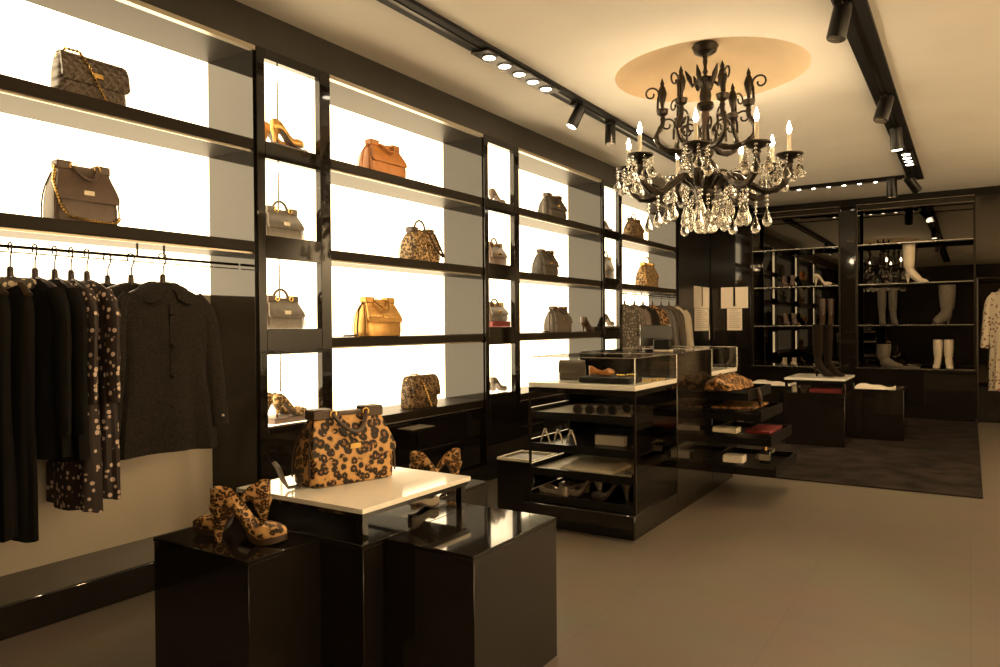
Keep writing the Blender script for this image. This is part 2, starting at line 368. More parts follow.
# clothes rails
def rail(y0, y1, z, label, brackets):
    t = thing('clothes_rail', label, 'clothes rail')
    MB().tube([(-3.15, y0, z), (-3.15, y1, z)], .0065, 8).build('rail', 'bronze', t)
    MB().tube([(-3.15, y0, z - .022), (-3.15, y1, z - .022)], .003, 6).build('lower_wire', 'steel', t)
    for y in brackets:
        MB().tube([(-3.15, y, LV[1] - .053), (-3.15, y, z)], .005, 8).build('bracket', 'bronze', t)
    return t
RZ = 1.478
rail(.94, 2.44, RZ, 'thin bronze clothes rail under the near shelf, holding the jackets', [.98, 1.90, 2.03])
rail(7.08, 8.73, RZ + .02, 'thin bronze clothes rail in the farthest bay', [7.12, 7.9, 8.68])

# ================================================================== BAGS
def chain(mb, pts, r=.006):
    pts = [Vector(p) for p in pts]; out = []; rs = []
    for a, b in zip(pts, pts[1:]):
        k = max(2, int((b - a).length / .007))
        for i in range(k): out.append(a.lerp(b, i / k)); rs.append(r * (1 if len(rs) % 2 else .5))
    out.append(pts[-1]); rs.append(r)
    return mb.tube(out, rs, 6)
def satchel(label, loc, rz, W_, H, D, m, trim='brown', handle='down', strap=None, plate='gold', flap_m=None, group=None, tabs=True, strap_m='gold'):
    t = thing('handbag', label, 'handbag', loc, rz, group)
    prof = [(0, .470, .46), (.02, .492, .5), (.10, .5, .5), (.30, .5, .49), (.50, .49, .44), (.66, .47, .36), (.80, .44, .25), (.92, .41, .16), (1.0, .40, .13)]
    mb = MB(); mb.loft([rrect(W_ * a, D * b, H * z, 5, .25) for z, a, b in prof]); mb.build('body', m, t)
    # gusset fold seams on both sides
    for sx in (-1, 1):
        for sy in (-1, 1):
            MB().tube([(sx * (W_ * a + .0005), sy * D * b * .80, H * z) for z, a, b in prof[2:8]], .0035, 6).build('piping', trim, t)
    def hd(z):
        for (z0, _, b0), (z1, _, b1) in zip(prof, prof[1:]):
            if z0 <= z <= z1: return D * (b0 + (b1 - b0) * (z - z0) / (z1 - z0))
        return D * .13
    f = MB(); rings = []
    for i in range(10):
        s_ = i / 9; z = 1.01 - .60 * s_; w = W_ * (.385 + .10 * min(1, s_ * 1.3)); yo = -(hd(min(1, z)) + .010); yi = -(hd(min(1, z)) - .004)
        if i == 9: w *= .97
        nx = 7; rings.append([(-w + 2 * w * j / (nx - 1), yo, H * z) for j in range(nx)] + [(w - 2 * w * j / (nx - 1), yi, H * z) for j in range(nx)])
    f.loft(rings); f.build('flap', flap_m or m, t)
    b = MB(); b.box(-W_ * .41, W_ * .41, -D * .15, D * .15, H - .004, H + .018, .005)
    b.build('top_frame', trim, t)
    if tabs:
        for sx in (-1, 1): MB().box(sx * W_ * .30 - W_ * .115, sx * W_ * .30 + W_ * .115, -D * .17 - .010, D * .17, H - .008, H + .030, .005).build('corner_tab', trim, t)
    for sx in (-1, 1): MB().torus((sx * W_ * .19, -D * .17 - .012, H + .012), .012, .003).build('handle_ring', 'gold', t)
    h = MB(); y_ = -D * .17 - .018
    if handle == 'down':
        pts = arc(lambda s_: (-W_ * .19 + W_ * .38 * s_, y_ - .040 * math.sin(PI * s_), H + .006 - H * .24 * math.sin(PI * s_) ** .8), 15)
    else:
        pts = arc(lambda s_: (-W_ * .2 * math.cos(PI * s_), 0, H + .01 + H * .36 * math.sin(PI * s_)), 15)
    h.tube(pts, .0075, 8); h.build('handle', trim, t)
    if plate:
        p = MB(); yy = -(hd(.56) + .010); p.box(-.022, .022, yy - .004, yy + .004, H * .52, H * .52 + .020, .0015)
        p.build('clasp_plate', plate, t)
    if strap == 'left':
        c = MB(); xs = -W_ * .5
        chain(c, [(xs * .82, -D * .1, H + .01), (xs * 1.0, -D * .35, H * .72), (xs * .92, -D * .60, H * .30), (xs * .72, -D * .72, .018), (xs * .2, -D * .80, .008), (W_ * .38, -D * .66, .008), (W_ * .47, -D * .54, .035)], .0075)
        c.build('chain_strap', strap_m, t)
    elif strap == 'slack':
        c = MB(); xs = -W_ * .5
        c.tube([(xs * .8, 0, H), (xs * 1.1, -.01, H * .75), (xs * 1.25, -.02, H * .25), (xs * 1.32, -.03, .012), (xs * 1.7, -.04, .009), (xs * 2.0, -.02, .009)], .006, 6)
        c.build('strap', strap_m, t)
    elif strap == 'loop':
        MB().tube(arc(lambda s_: (-W_ * .10 + W_ * .52 * s_, -D * .62 - .01, H * (.95 - .75 * s_) - .02 * math.sin(PI * s_)), 10) + arc(lambda s_: (W_ * .43 - W_ * .36 * s_, -D * .64 - .015, H * (.20 + .72 * s_)), 10), .0075, 6).build('strap', strap_m, t)
    return t
def flapbag(label, loc, rz, W_, H, D, m, flap_m=None, clasp='gold', strap=True, strap_m='gold', lean=0, group=None):
    t = thing('handbag', label, 'handbag', loc, rz, group)
    prof = [(0, .47, .44), (.03, .49, .49), (.15, .5, .5), (.6, .49, .45), (.88, .47, .36), (.97, .45, .28), (1, .43, .20)]
    mb = MB(); mb.loft([rrect(W_ * a, D * b, H * z, 5, .3, 0, lean * z) for z, a, b in prof]); mb.build('body', m, t)
    f = MB(); rings = []
    pts = [(.05 * D, 1.012), (-.22 * D, 1.02), (-.38 * D, .95), (-.45 * D - .004, .8), (-.47 * D - .009, .6), (-.48 * D - .011, .42), (-.47 * D - .009, .36)]
    for i, (y, z) in enumerate(pts):
        w = W_ * (.455 + .04 * min(1, i / 3)); w *= (1 if i < 6 else .95)
        rings.append([(-w + 2 * w * j / 6, y + lean * z, H * z) for j in range(7)] + [(w - 2 * w * j / 6, y + .012 + lean * z, H * (z - .012)) for j in range(7)])
    f.loft(rings); f.build('flap', flap_m or m, t)
    if clasp:
        p = MB(); p.box(-.022, .022, -.48 * D - .018, -.48 * D - .008, H * .50, H * .50 + .024, .003); p.build('clasp', clasp, t)
    if strap:
        c = MB()
        chain(c, [(-W_ * .47, 0, H * .86), (-W_ * .38, -D * .2, H + .014), (-W_ * .20, -D * .30, H + .012), (-W_ * .14, -D * .56, H * .75), (W_ * .02, -D * .62, H * .28), (W_ * .10, -D * .66, .008)], .007)
        c.build('chain_strap', strap_m, t)
    return t
LA, LB, LC_, LD = LV
flapbag('taupe quilted flap bag with gold clasp on the top near shelf', (-3.14, 1.69, LA), 90, .285, .185, .12, M['taupe_quilt'])
satchel('taupe satchel with gold chain on the shelf above the hanging jackets', (-3.14, 1.65, LB), 90, .265, .225, .13, 'taupe', 'taupe', strap='left', plate='lip')
satchel('orange leather satchel on the top shelf right of the nearest tower', (-3.14, 3.53, LA), 90, .33, .185, .14, 'orange', 'orange', strap='slack', strap_m='orange', plate=None)
satchel('gold snakeskin bag with looped strap, second shelf of its bay', (-3.14, 3.90, LB), 90, .29, .20, .15, 'python', 'brown', handle='up', strap='loop', strap_m='brown')
satchel('shiny gold satchel with strap trailing left, third shelf of its bay', (-3.14, 3.47, LC_), 90, .32, .215, .15, 'goldleather', 'goldleather', strap='slack', strap_m='brown')
flapbag('brown brocade flap bag on the low shelf behind the big leopard bag', (-3.14, 3.88, LD), 90, .29, .215, .13, 'brocade', 'brocade')
satchel('dark brown bag at the top of the bay behind the glass counter', (-3.14, 5.78, LA), 90, .32, .19, .14, 'darkbag', 'brown', strap='slack', strap_m='lip')
satchel('dark brown bag on the second shelf of the bay behind the glass counter', (-3.14, 5.64, LB), 90, .27, .20, .14, 'darkbag', 'brown')
satchel('grey brown bag with trailing strap on the third shelf above the counter', (-3.14, 5.87, LC_), 90, .32, .205, .14, 'greybag', 'brown', strap='slack', strap_m='brown')
satchel('brown patterned bag on the top shelf of the farthest bay', (-3.14, 7.66, LA), 90, .32, .20, .14, 'brocade', 'brown', handle='up')
satchel('golden patterned bag on the second shelf of the farthest bay', (-3.14, 8.05, LB), 90, .38, .25, .16, 'python', 'goldleather', handle='up')
# bags in the lit boxes
satchel('grey satchel in the second box of the nearest tower', (-3.165, 2.725, ZW[1][0]), 90, .25, .15, .11, 'greybag', 'greybag', handle='up', plate='lip')
satchel('grey satchel with dark arched handle in the third box of the nearest tower', (-3.165, 2.725, ZW[2][0]), 90, .25, .15, .11, 'greybag', 'brown', handle='up', plate='lip')
satchel('small brown bag in the second box of the middle tower', (-3.14, 4.82, ZW[1][0]), 90, .22, .15, .11, 'taupe', 'brown', handle='up')
satchel('small brown bag over a red base in the third box of the middle tower', (-3.14, 4.82, ZW[2][0] + .045), 90, .24, .12, .11, 'greybag', 'brown', handle='up')
tag(MB().box(-3.21, -3.07, 4.69, 4.95, ZW[2][0], ZW[2][0] + .045, .004).build('display_block', 'red'), 'low red block under the bag in the middle tower', 'block')
satchel('tiny dark bag in the second box of the farthest tower', (-3.14, 6.92, ZW[1][0]), 90, .24, .20, .11, 'greybag', 'brown', handle='up')

# ================================================================== SHOES
def pump(label, loc, rz, m, Ln=.235, Hh=.10, heel_m=None, lining='brown', group=None, sc=1, name='pump_shoe', plat=.0, hr=(.014, .006)):
    t = thing(name, label, 'shoe', loc, rz, group); t.scale = (sc,) * 3
    def sole(u):
        if u < .22: return Hh - .004 * (1 - u / .22)
        if u < .68:
            k = (u - .22) / .46; k = k * k * (3 - 2 * k); return Hh * (1 - k) + (.006 + plat) * k
        return .006 + plat + .012 * ((u - .68) / .32) ** 2
    def wid(u):
        P = [(0, .010), (.04, .022), (.14, .027), (.35, .025), (.55, .032), (.72, .039), (.86, .033), (.95, .020), (1, .006)]
        for (a, b), (c, d) in zip(P, P[1:]):
            if a <= u <= c: return b + (d - b) * (u - a) / (c - a)
        return .006
    def hgt(u):
        P = [(0, .058), (.12, .056), (.3, .036), (.5, .028), (.62, .034), (.72, .042), (.86, .033), (.95, .024), (1, .012)]
        for (a, b), (c, d) in zip(P, P[1:]):
            if a <= u <= c: return b + (d - b) * (u - a) / (c - a)
    up, so = MB(), MB(); r1, r2 = [], []
    for i in range(27):
        u = i / 26; w, h, z = wid(u), hgt(u), sole(u); x = u * Ln
        k = min(1, max(0, (u - .63) / .10))
        a, b, c = .72 * (1 - k) + 1.05 * k, .22 * (1 - k) + 1.14 * k, .12 * (1 - k) + 1.18 * k
        if u < .04: a = b = c = .9
        sec = [(-.8, 0), (0, 0), (.8, 0), (1, .25), (1, .6), (.93, 1), (.80, a), (.45, b), (0, c), (-.45, b), (-.80, a), (-.93, 1), (-1, .6), (-1, .25)]
        r1.append([(x, p * w, z + q * h) for p, q in sec])
        pz = plat if u > .5 else 0
        w2 = w * .92; r2.append([(x, -w2, z - .005 - pz), (x, w2, z - .005 - pz), (x, w2, z + .002), (x, -w2, z + .002)])
    up.loft(r1).build('upper', m, t); so.loft(r2).build('sole', 'brown', t)
    if Hh > .03:
        h = MB(); rings = []
        for i in range(6):
            q = i / 5; z = (Hh - .003) * (1 - q); ra = .020 * (1 - q) ** 2.4 + hr[1] + (hr[0] - hr[1]) * (1 - q); cx = .030 - .010 * q
            rings.append([(cx + ra * math.cos(a), ra * .85 * math.sin(a), z) for a in [2 * PI * j / 10 for j in range(10)]])
        h.loft(rings).build('heel', heel_m or m, t)
    return t
# leopard pumps crossed on the left block of the front table
pump('leopard print high heel on the left block of the front table, toe pointing left', (-1.925, 1.605, .486), 217, 'leo_small', .245, .115, plat=.012, hr=(.018, .010))
pump('leopard print high heel on the left block of the front table, toe pointing right', (-2.00, 1.440, .486), 25, 'leo_small', .245, .115, plat=.012, hr=(.018, .010))
# ------------------------------------------------------------------ front tables
g = 'black lacquer blocks of the front display table'
def block(label, x0, x1, y0, y1, h, group=None, cat='display table', name='display_block'):
    t = thing(name, label, cat, ((x0 + x1) / 2, (y0 + y1) / 2, 0), 0, group); w, d = (x1 - x0) / 2, (y1 - y0) / 2
    MB().box(-w, w, -d, d, 0, h - .012, .002).build('body', 'lacquer', t)
    MB().box(-w - .002, w + .002, -d - .002, d + .002, h - .0115, h, .002).build('top', 'lacquer', t)
    return t
block('front left glossy black block carrying a crossed pair of leopard heels', -2.20, -1.74, 1.37, 1.648, .485, g)
block('front right glossy black block, bare top reflecting the lit wall', -1.556, -1.215, 1.745, 2.25, .485, g)
block('glossy black block under the white topped riser of the front table', -2.15, -1.562, 1.652, 2.25, .485, g)
t = thing('table_riser', 'white topped low riser carrying the large leopard handbag', 'display table', (-1.855, 1.935, .486))
MB().box(-.297, .297, -.287, .287, .095, .111, .001).build('slab', 'marble', t)['label'] = 'polished white stone slab'
MB().box(-.290, .290, -.280, .280, .080, .0945).build('under_frame', 'lacquer', t, False)
for x, y in ((-.27, -.26), (.27, -.26), (-.27, .26), (.27, .26)): MB().box(x - .012, x + .012, y - .012, y + .012, 0, .0795).build('leg', 'lacquer', t, False)
MB().box(-.28, -.268, -.24, .24, 0, .0795).build('back_board', 'lacquer', t, False)
RTOP = .486 + .111
satchel('large leopard print handbag with drooping brown handle on the white riser', (-1.925, 1.945, RTOP), 74, .345, .235, .165, 'leo', 'brown', handle='down', strap=None, plate='gold', flap_m='leo_flap')
o = MB().tube([(-2.02, 1.70, RTOP + .092), (-2.005, 1.705, RTOP + .075), (-1.985, 1.71, RTOP + .035), (-1.965, 1.715, RTOP + .009), (-1.955, 1.76, RTOP + .006)], [(.012, .006), (.016, .006), (.013, .006), (.010, .004), (.008, .004)], 8).build('leather_strap', 'darkbag')
tag(o, 'dark strap end leaning on the left side of the large leopard handbag', 'strap')
pump('small tan shoe lying in the gap under the white riser', (-1.72, 2.06, .487), 70, 'cream', .16, .03, sc=.8)
# plinth behind with a second crossed pair
block('black block behind the white riser carrying the second leopard pair', -2.36, -1.87, 2.42, 2.80, .44, g)
pump('leopard print high heel behind the white riser, right one of the pair', (-1.905, 2.64, .441), 215, 'leo_small', .23, .115, plat=.012, hr=(.018, .010))
pump('leopard print high heel behind the white riser, left one of the pair', (-2.05, 2.47, .441), 27, 'leo_small', .23, .115, plat=.012, hr=(.018, .010))
# ------------------------------------------------------------------ shoes in the lit boxes
def boxshoes(y, z, m, lab, blk=True, n=2, sc=.95):
    if blk:
        o = MB().box(-3.26, -3.09, y - .13, y + .12, z, z + .03, .003).build('shoe_stand', 'taupe'); tag(o, 'low taupe stand ' + lab, 'stand'); z += .03
    for k in range(n):
        pump(('left pump ' if k == 0 else 'right pump ') + lab, (-3.22 + .085 * k, y - .10, z), 88 - 6 * k, m, .215, .085, sc=sc)
boxshoes(2.745, ZW[0][0], 'goldleather', 'in the top box of the nearest tower')
boxshoes(2.745, ZW[3][0], 'python', 'in the bottom box of the nearest tower')
boxshoes(4.86, ZW[0][0], 'taupe', 'in the top box of the middle tower', False, sc=.85)
boxshoes(4.86, ZW[3][0], 'greybag', 'in the bottom box of the middle tower', False, sc=.85)
boxshoes(6.94, ZW[0][0], 'darkbag', 'in the top box of the farthest tower', False, sc=.8)
boxshoes(6.94, ZW[2][0], 'darkbag', 'in the third box of the farthest tower', False, sc=.9)
pump('brown strappy heel on the third shelf beside the farthest tower', (-3.12, 6.32, LC_), 85, 'brown', .22, .09)

# ================================================================== GARMENTS
def hanger(label, loc, rz, w=.19, group=None, clip=True):
    t = thing('clothes_hanger', label, 'hanger', loc, rz, group)
    h = MB(); h.tube([(-.014, 0, -.008)] + arc(lambda s_: (-.016 * math.cos(PI * s_), 0, .010 + .014 * math.sin(PI * s_)), 7) + [(.014, 0, -.012), (.003, 0, -.040), (0, 0, -.112)], .0034, 6)
    h.build('hook', 'bronze', t); MB().tube([(0, 0, -.070), (0, 0, -.078), (0, 0, -.118)], [.009, .012, .014], 10).build('hook_collar', 'wood', t)
    b = MB(); b.tube(arc(lambda s_: (-w + 2 * w * s_, 0, -.185 + .075 * (1 - abs(2 * s_ - 1) ** 1.6)), 13), [(.007 + .010 * abs(i - 6) / 6, .008) for i in range(13)], 8)
    b.build('shoulder_bar', 'wood', t)
    return t
def garment(name, label, cat, loc, rz, m, w=.205, length=.72, depth=.06, sleeve=.5, flare=1.1, folds=7, group=None, collar=None, buttons=0, cuff=False, amp=.06, seed=0, waist=.93, collar_m=None, hips=1.0):
    t = thing(name, label, cat, loc, rz, group); rnd = random.Random(seed)
    z0 = -.115; rings = []; n = 44; ph = rnd.random() * 6
    k_ = .72 / length
    prof = [(0, .27, .60), (.012 * k_, .31, .72), (.030 * k_, .44, .84), (.060 * k_, .64, .92), (.095 * k_, .82, .98), (.135 * k_, .94, 1.0), (.20 * k_, .98, 1.02), (.30 * k_, .97, 1.05), (.42, .95, 1.02), (.54, waist, 1.0), (.66, waist * .6 + flare * .4, 1.05), (.80, waist * .3 + flare * .7, 1.1), (.92, flare * .98, 1.12), (1, flare, 1.12)]
    for s_, a, b in prof:
        z = z0 - length * s_; k = min(1, max(0, (s_ - .15) / .6)); ring = []
        for j in range(n):
            q = 2 * PI * j / n; c_, s2 = math.cos(q), math.sin(q)
            e = 2 / 2.6
            x = math.copysign(abs(c_) ** e, c_); y = math.copysign(abs(s2) ** e, s2)
            wob = 1 + amp * k * math.sin(folds * q + ph + 1.5 * s_) + amp * .5 * k * math.sin((folds + 4) * q - ph)
            ring.append((x * w * a * (1 + (wob - 1) * .4), y * depth * b * (1 + (wob - 1) * 3.0), z + (.006 * math.sin(3 * q + ph) if s_ == 1 else 0)))
        rings.append(ring)
    # inner lining so the neck and hem are open
    mb = MB(); mb.loft(rings, True, True); mb.build('body', m, t)
    if sleeve:
        for sx in (-1, 1):
            s_ = MB(); L_ = sleeve; pts = []; rs = []
            for i in range(13):
                u = i / 12; e_ = min(1, u / .16); e_ = e_ * (2 - e_)
                pts.append((sx * (w * .70 + w * .22 * e_ + w * .26 * u), -.004 - .03 * u, z0 - .050 - .03 * e_ - (L_ - .03) * u))
                rs.append(((.030 + (depth * .62 - .030) * e_) * (1 - .18 * u) + .003 * math.sin(u * 17 + ph), (.030 + .022 * e_) * (1 - .20 * u) + .002 * math.sin(u * 23)))
            s_.tube(pts, rs, 14); sl = s_.build('sleeve', m, t)
            if cuff:
                MB().ball((pts[11][0], pts[11][1] - rs[11][0] - .004, pts[11][2]), .008, 6).build('cuff_button', 'lip', sl)
    cm = collar_m or m
    if collar == 'pan':
        for sx in (-1, 1):
            c = MB(); rg = []
            for i in range(13):
                u = i / 12; a = R(90 - 172 * u); ca, sa = math.cos(a), math.sin(a); rd = 1 - .45 * max(0, (u - .82) / .18) ** 2
                pi_ = Vector((sx * (.056 * ca + .006), .050 * sa - .008 * u, z0 + .016 - .036 * u * u))
                po = Vector((sx * (.118 * ca + .034 * u * u), (.074 if sa > 0 else .094) * sa, z0 - .026 - .085 * u ** 1.6)); po = pi_.lerp(po, rd)
                up_ = Vector((sx * .25 * ca, .7 * min(sa, .2), .7)).normalized() * .009; mid = pi_.lerp(po, .5) + up_ * 1.6
                rg.append([pi_, mid, po + up_ * .5, po - up_ * .5, mid - up_ * 1.5, pi_ - up_])
            c.loft(rg); c.build('collar', cm, t)
        MB().lathe([(.050, -.002), (.046, .002), (.001, .0025)], (0, 0, z0 + .0), 18).build('neck_lining', 'blackcloth', t)
    elif collar == 'band':
        MB().torus((0, 0, z0 - .022), w * .42, .022, 'z', 20, 8).build('neckline_trim', cm, t)
    for i in range(buttons):
        z = z0 - .135 - i * .135
        MB().ball((.004, -depth * 1.07 - .010, z), .0115, 6, .7).build('button', 'bronze', t)
    if buttons:
        MB().box(-.004, .0, -depth * 1.02 - .008, -depth * .8, z0 - length * .985, z0 - .09).build('front_placket', m, t)
    return t
# side-on row at the left end of the near rail (front faces -y)
row = [(1.19, 'dress', 'far left black dress with pearl neckline, mostly outside the left edge', 'blackcloth', .98, .038, 0, 'band', .17),
       (1.29, 'dress', 'black dress with pearl neckline, first fully seen from the left', 'blackcloth', .98, .038, 0, 'band', .17),
       (1.38, 'dress', 'black dress with pearl neckline, next to the plain black jackets', 'blackcloth', 1.0, .038, 0, 'band', .17),
       (1.47, 'jacket', 'plain black jacket beside the pearl neck dresses', 'blackcloth', .70, .044, .56, None, .20),
       (1.545, 'jacket', 'plain black jacket beside the dotted blouses', 'blackcloth', .72, .044, .56, None, .20),
       (1.61, 'dress', 'white dotted dark dress, left one of two', 'dots', .94, .036, .45, None, .185),
       (1.675, 'dress', 'white dotted dark dress, right one beside the charcoal jacket', 'dots', .90, .036, .45, None, .185)]
for i, (y, nm, lab, m, ln, dp, sl, col, w) in enumerate(row):
    hanger('black hanger holding the ' + lab.replace('mostly outside the left edge', 'at the left edge'), (-3.15, y, RZ - .008), 4 - 3 * (i % 3), w * .92, 'hangers on the near rail')
    garment(nm, lab, 'clothing', (-3.15, y, RZ - .008), 4 - 3 * (i % 3), m, w, ln, dp, sl, 1.02 if nm == 'dress' else 1.06, 6, 'dark clothes hanging side-on on the near rail', col, seed=i, collar_m='lace', amp=.09)
# face-out jackets
for i, (x, y, lab) in enumerate(((-3.27, 1.83, 'charcoal jacket behind the front facing one, farthest back against the panel'), (-3.16, 1.875, 'charcoal jacket directly behind the front facing buttoned jacket'))):
    hanger('black hanger of the ' + lab, (x, y, RZ - .012), 84, .18, 'hangers on the near rail')
    garment('jacket', lab, 'clothing', (x, y, RZ - .012), 84, 'tweed', .20, .72, .045, .56, 1.12, 7, 'charcoal jackets facing the room', seed=20 + i)
hanger('black hanger of the front facing buttoned charcoal jacket', (-3.03, 1.945, RZ - .012), 80, .18, 'hangers on the near rail')
garment('jacket', 'front facing charcoal tweed jacket with round collar and dark buttons', 'clothing', (-3.03, 1.945, RZ - .012), 80, 'tweed', .205, .745, .07, .60, 1.16, 8, 'charcoal jackets facing the room', 'pan', 4, True, seed=31, amp=.05)
# far rail
far = [(7.42, 'dress', 'grey_dots', .92, 'grey dotted dress at the near end of the far rail'), (7.62, 'jacket', 'taupe', .66, 'brown jacket second on the far rail'), (7.80, 'jacket', 'tweed', .62, 'dark jacket third on the far rail'),
       (8.00, 'jacket', 'leo_scarf', .66, 'orange leopard jacket in the middle of the far rail'), (8.2, 'jacket', 'darkbag', .62, 'dark brown jacket right of the leopard one on the far rail'), (8.38, 'jacket', 'taupe_suede', .64, 'taupe jacket sixth on the far rail'), (8.55, 'jacket', 'cream', .58, 'pinkish cream jacket at the right end of the far rail')]
for i, (y, nm, m, ln, lab) in enumerate(far):
    hanger('pale hanger of the ' + lab, (-3.15 + .03 * i, y, RZ + .012), 42, .14, 'hangers on the far rail')
    garment(nm, lab, 'clothing', (-3.15 + .03 * i, y, RZ + .012), 42, m, .15, ln, .045, .48 if nm == 'jacket' else .3, 1.08, 6, 'clothes on the far rail', None, seed=50 + i)

# ================================================================== GLASS COUNTER
CX0, CX1, CY0 = -2.13, -1.48, 3.62
t = thing('glass_counter', 'long black counter with glass display box and stacked trays', 'counter', (0, 0, 0))
MB().box(CX0 + .03, CX1 - .03, CY0 + .05, 5.60, 0, .07).build('plinth', 'lacquer', t, False)
MB().box(CX0 - .03, CX1, CY0 - .02, 4.272, .0705, .15, .004).build('base_board', 'lacquer', t)
MB().box(CX0, CX0 + .02, 4.10, 4.272, .151, .80).build('left_panel', 'lacquer', t, False)
MB().box(CX0, CX1, 4.275, 4.975, .0705, .985, .004).build('cabinet', 'lacquer', t)
MB().box(CX0, CX1, 4.98, 5.62, .0705, .80, .004).build('rear_cabinet', 'lacquer', t)
MB().box(CX0, CX1, CY0, 4.270, .805, .832, .002).build('display_deck', 'marble', t)['label'] = 'pale stone deck inside the glass box'
MB().box(CX0 + .001, CX1 - .001, CY0 + .001, 4.270, .775, .804).build('deck_frame', 'lacquer', t, False)
MB().box(CX0, CX1, 4.98, 5.62, .802, .830, .002).build('display_deck', 'marble', t)
def case(y0, y1, z0, z1, lab):
    e = .005
    for b in ((CX0, CX1, y0, y0 + e), (CX0, CX1, y1 - e, y1), (CX0, CX0 + e, y0 + e, y1 - e), (CX1 - e, CX1, y0 + e, y1 - e)):
        MB().box(*b, z0, z1 - e).build('glass_pane', 'glass', t, False)
    MB().box(CX0, CX1, y0, y1, z1 - e, z1).build('glass_top', 'glass', t, False)
    f = MB()
    for x in (CX0, CX1): f.tube([(x, y0, z1), (x, y1, z1)], .0022, 6)
    for y in (y0, y1): f.tube([(CX0, y, z1), (CX1, y, z1)], .0022, 6)
    for x in (CX0, CX1):
        for y in (y0, y1): f.tube([(x, y, z0), (x, y, z1)], .0022, 6)
    f.build('glass_edge', 'steel', t)
case(CY0, 4.270, .833, .977, ''); case(4.98, 5.62, .831, .985, '')
for x, y in ((CX0 + .006, CY0 + .006), (CX1 - .006, CY0 + .006)): MB().box(x - .006, x + .006, y - .006, y + .006, .151, .774).build('corner_post', 'bronze', t, False)
MB().box(CX1 - .006, CX1 - .001, CY0 + .014, 4.27, .151, .774).build('side_pane', 'smoked', t, False)
def tray(parent, x0, x1, y0, y1, z, name='tray', rim=.028, liner=None, lip='lip'):
    b = MB(); w = .012
    b.box(x0, x1, y0, y1, z - .03, z)
    b.box(x0, x0 + w, y0, y1, z, z + rim); b.box(x1 - w, x1, y0, y1, z, z + rim); b.box(x0 + w, x1 - w, y1 - w, y1, z, z + rim); b.box(x0 + w, x1 - w, y0, y0 + w, z, z + rim * .45)
    o = b.build(name, 'satin', parent, False)
    MB().box(x0 + .001, x0 + w - .001, y0 + .001, y1 - .001, z + rim + .0005, z + rim + .003).build('rim', lip, o, False)
    if liner: MB().box(x0 + w + .004, x1 - w - .004, y0 + w + .004, y1 - w - .004, z + .0005, z + .004).build('liner', liner, o, False)
    return o
TZ = [.655, .475, .335, .185]
for z in TZ: tray(t, CX0 + .002, CX1 - .012, CY0 + .002, 4.268, z, liner='pale' if z in (TZ[0], TZ[2]) else None)
# pulled-out drawers on the far end
DZ = [(.690, -1.20), (.56, -1.12), (.405, -1.06), (.215, -1.03)]
for z, x1 in DZ:
    tray(t, CX1 + .002, x1, 4.82, 5.46, z, 'drawer', .035, None, 'bronze')
# things in the counter
flapbag('grey flap bag inside the glass box on the counter', (-1.99, 3.90, .833), 20, .16, .115, .06, 'greybag', clasp=None, strap=False)
o = MB(); o.box(-1.85, -1.55, 3.70, 3.90, .834, .866, .004); o = o.build('jewellery_tray', 'satin'); tag(o, 'black tray under glass on the counter deck', 'tray')
pump('small tan shoe on the black tray inside the glass box', (-1.815, 3.76, .867), 25, 'orange', .17, .012, sc=.85)
for k, (x, y) in enumerate(((-1.64, 3.80), (-1.60, 3.86))):
    tag(MB().torus((x, y, .874), .022, .006, 'z').build('bracelet', 'gold'), ('gold bracelet at the front of' if k == 0 else 'gold bracelet at the back of') + ' the black tray under glass', 'bracelet', 'bracelets under glass')
for k in range(3):
    x = -1.545 + .015 * k; y = 3.95 + .07 * k
    tag(MB().tube(arc(lambda s_: (x + .03 * math.cos(5 * s_), y + .03 * math.sin(5 * s_), .838), 12), .004, 6).build('necklace', 'gold'), ['nearest', 'middle', 'farthest'][k] + ' of three gold chains lying on the deck under glass', 'necklace', 'gold chains under glass')
def sunglasses(label, loc, rz):
    t_ = thing('sunglasses', label, 'sunglasses', loc, rz, 'sunglasses on the top tray')
    for sx in (-1, 1): MB().torus((sx * .034, 0, .024), .026, .004).build('rim', 'brown', t_)
    MB().tube([(-.01, 0, .028), (.01, 0, .028)], .003, 6).build('bridge', 'brown', t_)
    for sx in (-1, 1):
        b = MB(); b.loft([[(sx * .034 + .025 * math.cos(a), yy, .024 + .025 * math.sin(a)) for a in [2 * PI * j / 16 for j in range(16)]] for yy in (-.001, .001)]); b.build('lens', 'screen', t_)
        MB().tube([(sx * .060, 0, .03), (sx * .064, .07, .03), (sx * .060, .13, .012)], .003, 6).build('temple', 'brown', t_)
    return t_
for k, (x, y) in enumerate(((-1.82, 3.70), (-1.69, 3.72), (-1.60, 3.86))):
    sunglasses(['left', 'middle', 'right'][k] + ' dark sunglasses on the top tray of the counter', (x, y, TZ[0] + .005), 10 - 12 * k)
for k in range(3):
    o = thing('display_stand', ['left', 'middle', 'right'][k] + ' small metal inverted V stand on the second tray', 'stand', (-2.055 + .078 * k, 3.68 + .01 * k, TZ[1] + .001), 12, 'inverted V stands on the second tray')
    for sx in (-1, 1): MB().tube([(0, 0, .078), (sx * .012, 0, .06), (sx * .028, 0, .004)], [.008, .006, .004], 8).build('leg', 'lip', o)
    MB().ball((0, 0, .080), .011, 8).build('knob', 'lip', o)
tag(MB().box(-1.80, -1.62, 3.80, 3.84, TZ[1] + .001, TZ[1] + .055, .002).build('name_card', 'pale'), 'pale standing card on the second tray of the counter', 'card')
tag(MB().box(-1.55, -1.50, 3.72, 3.78, TZ[1] + .001, TZ[1] + .03, .003).build('jewellery_box', 'brown'), 'small dark box at the right of the second tray', 'box')
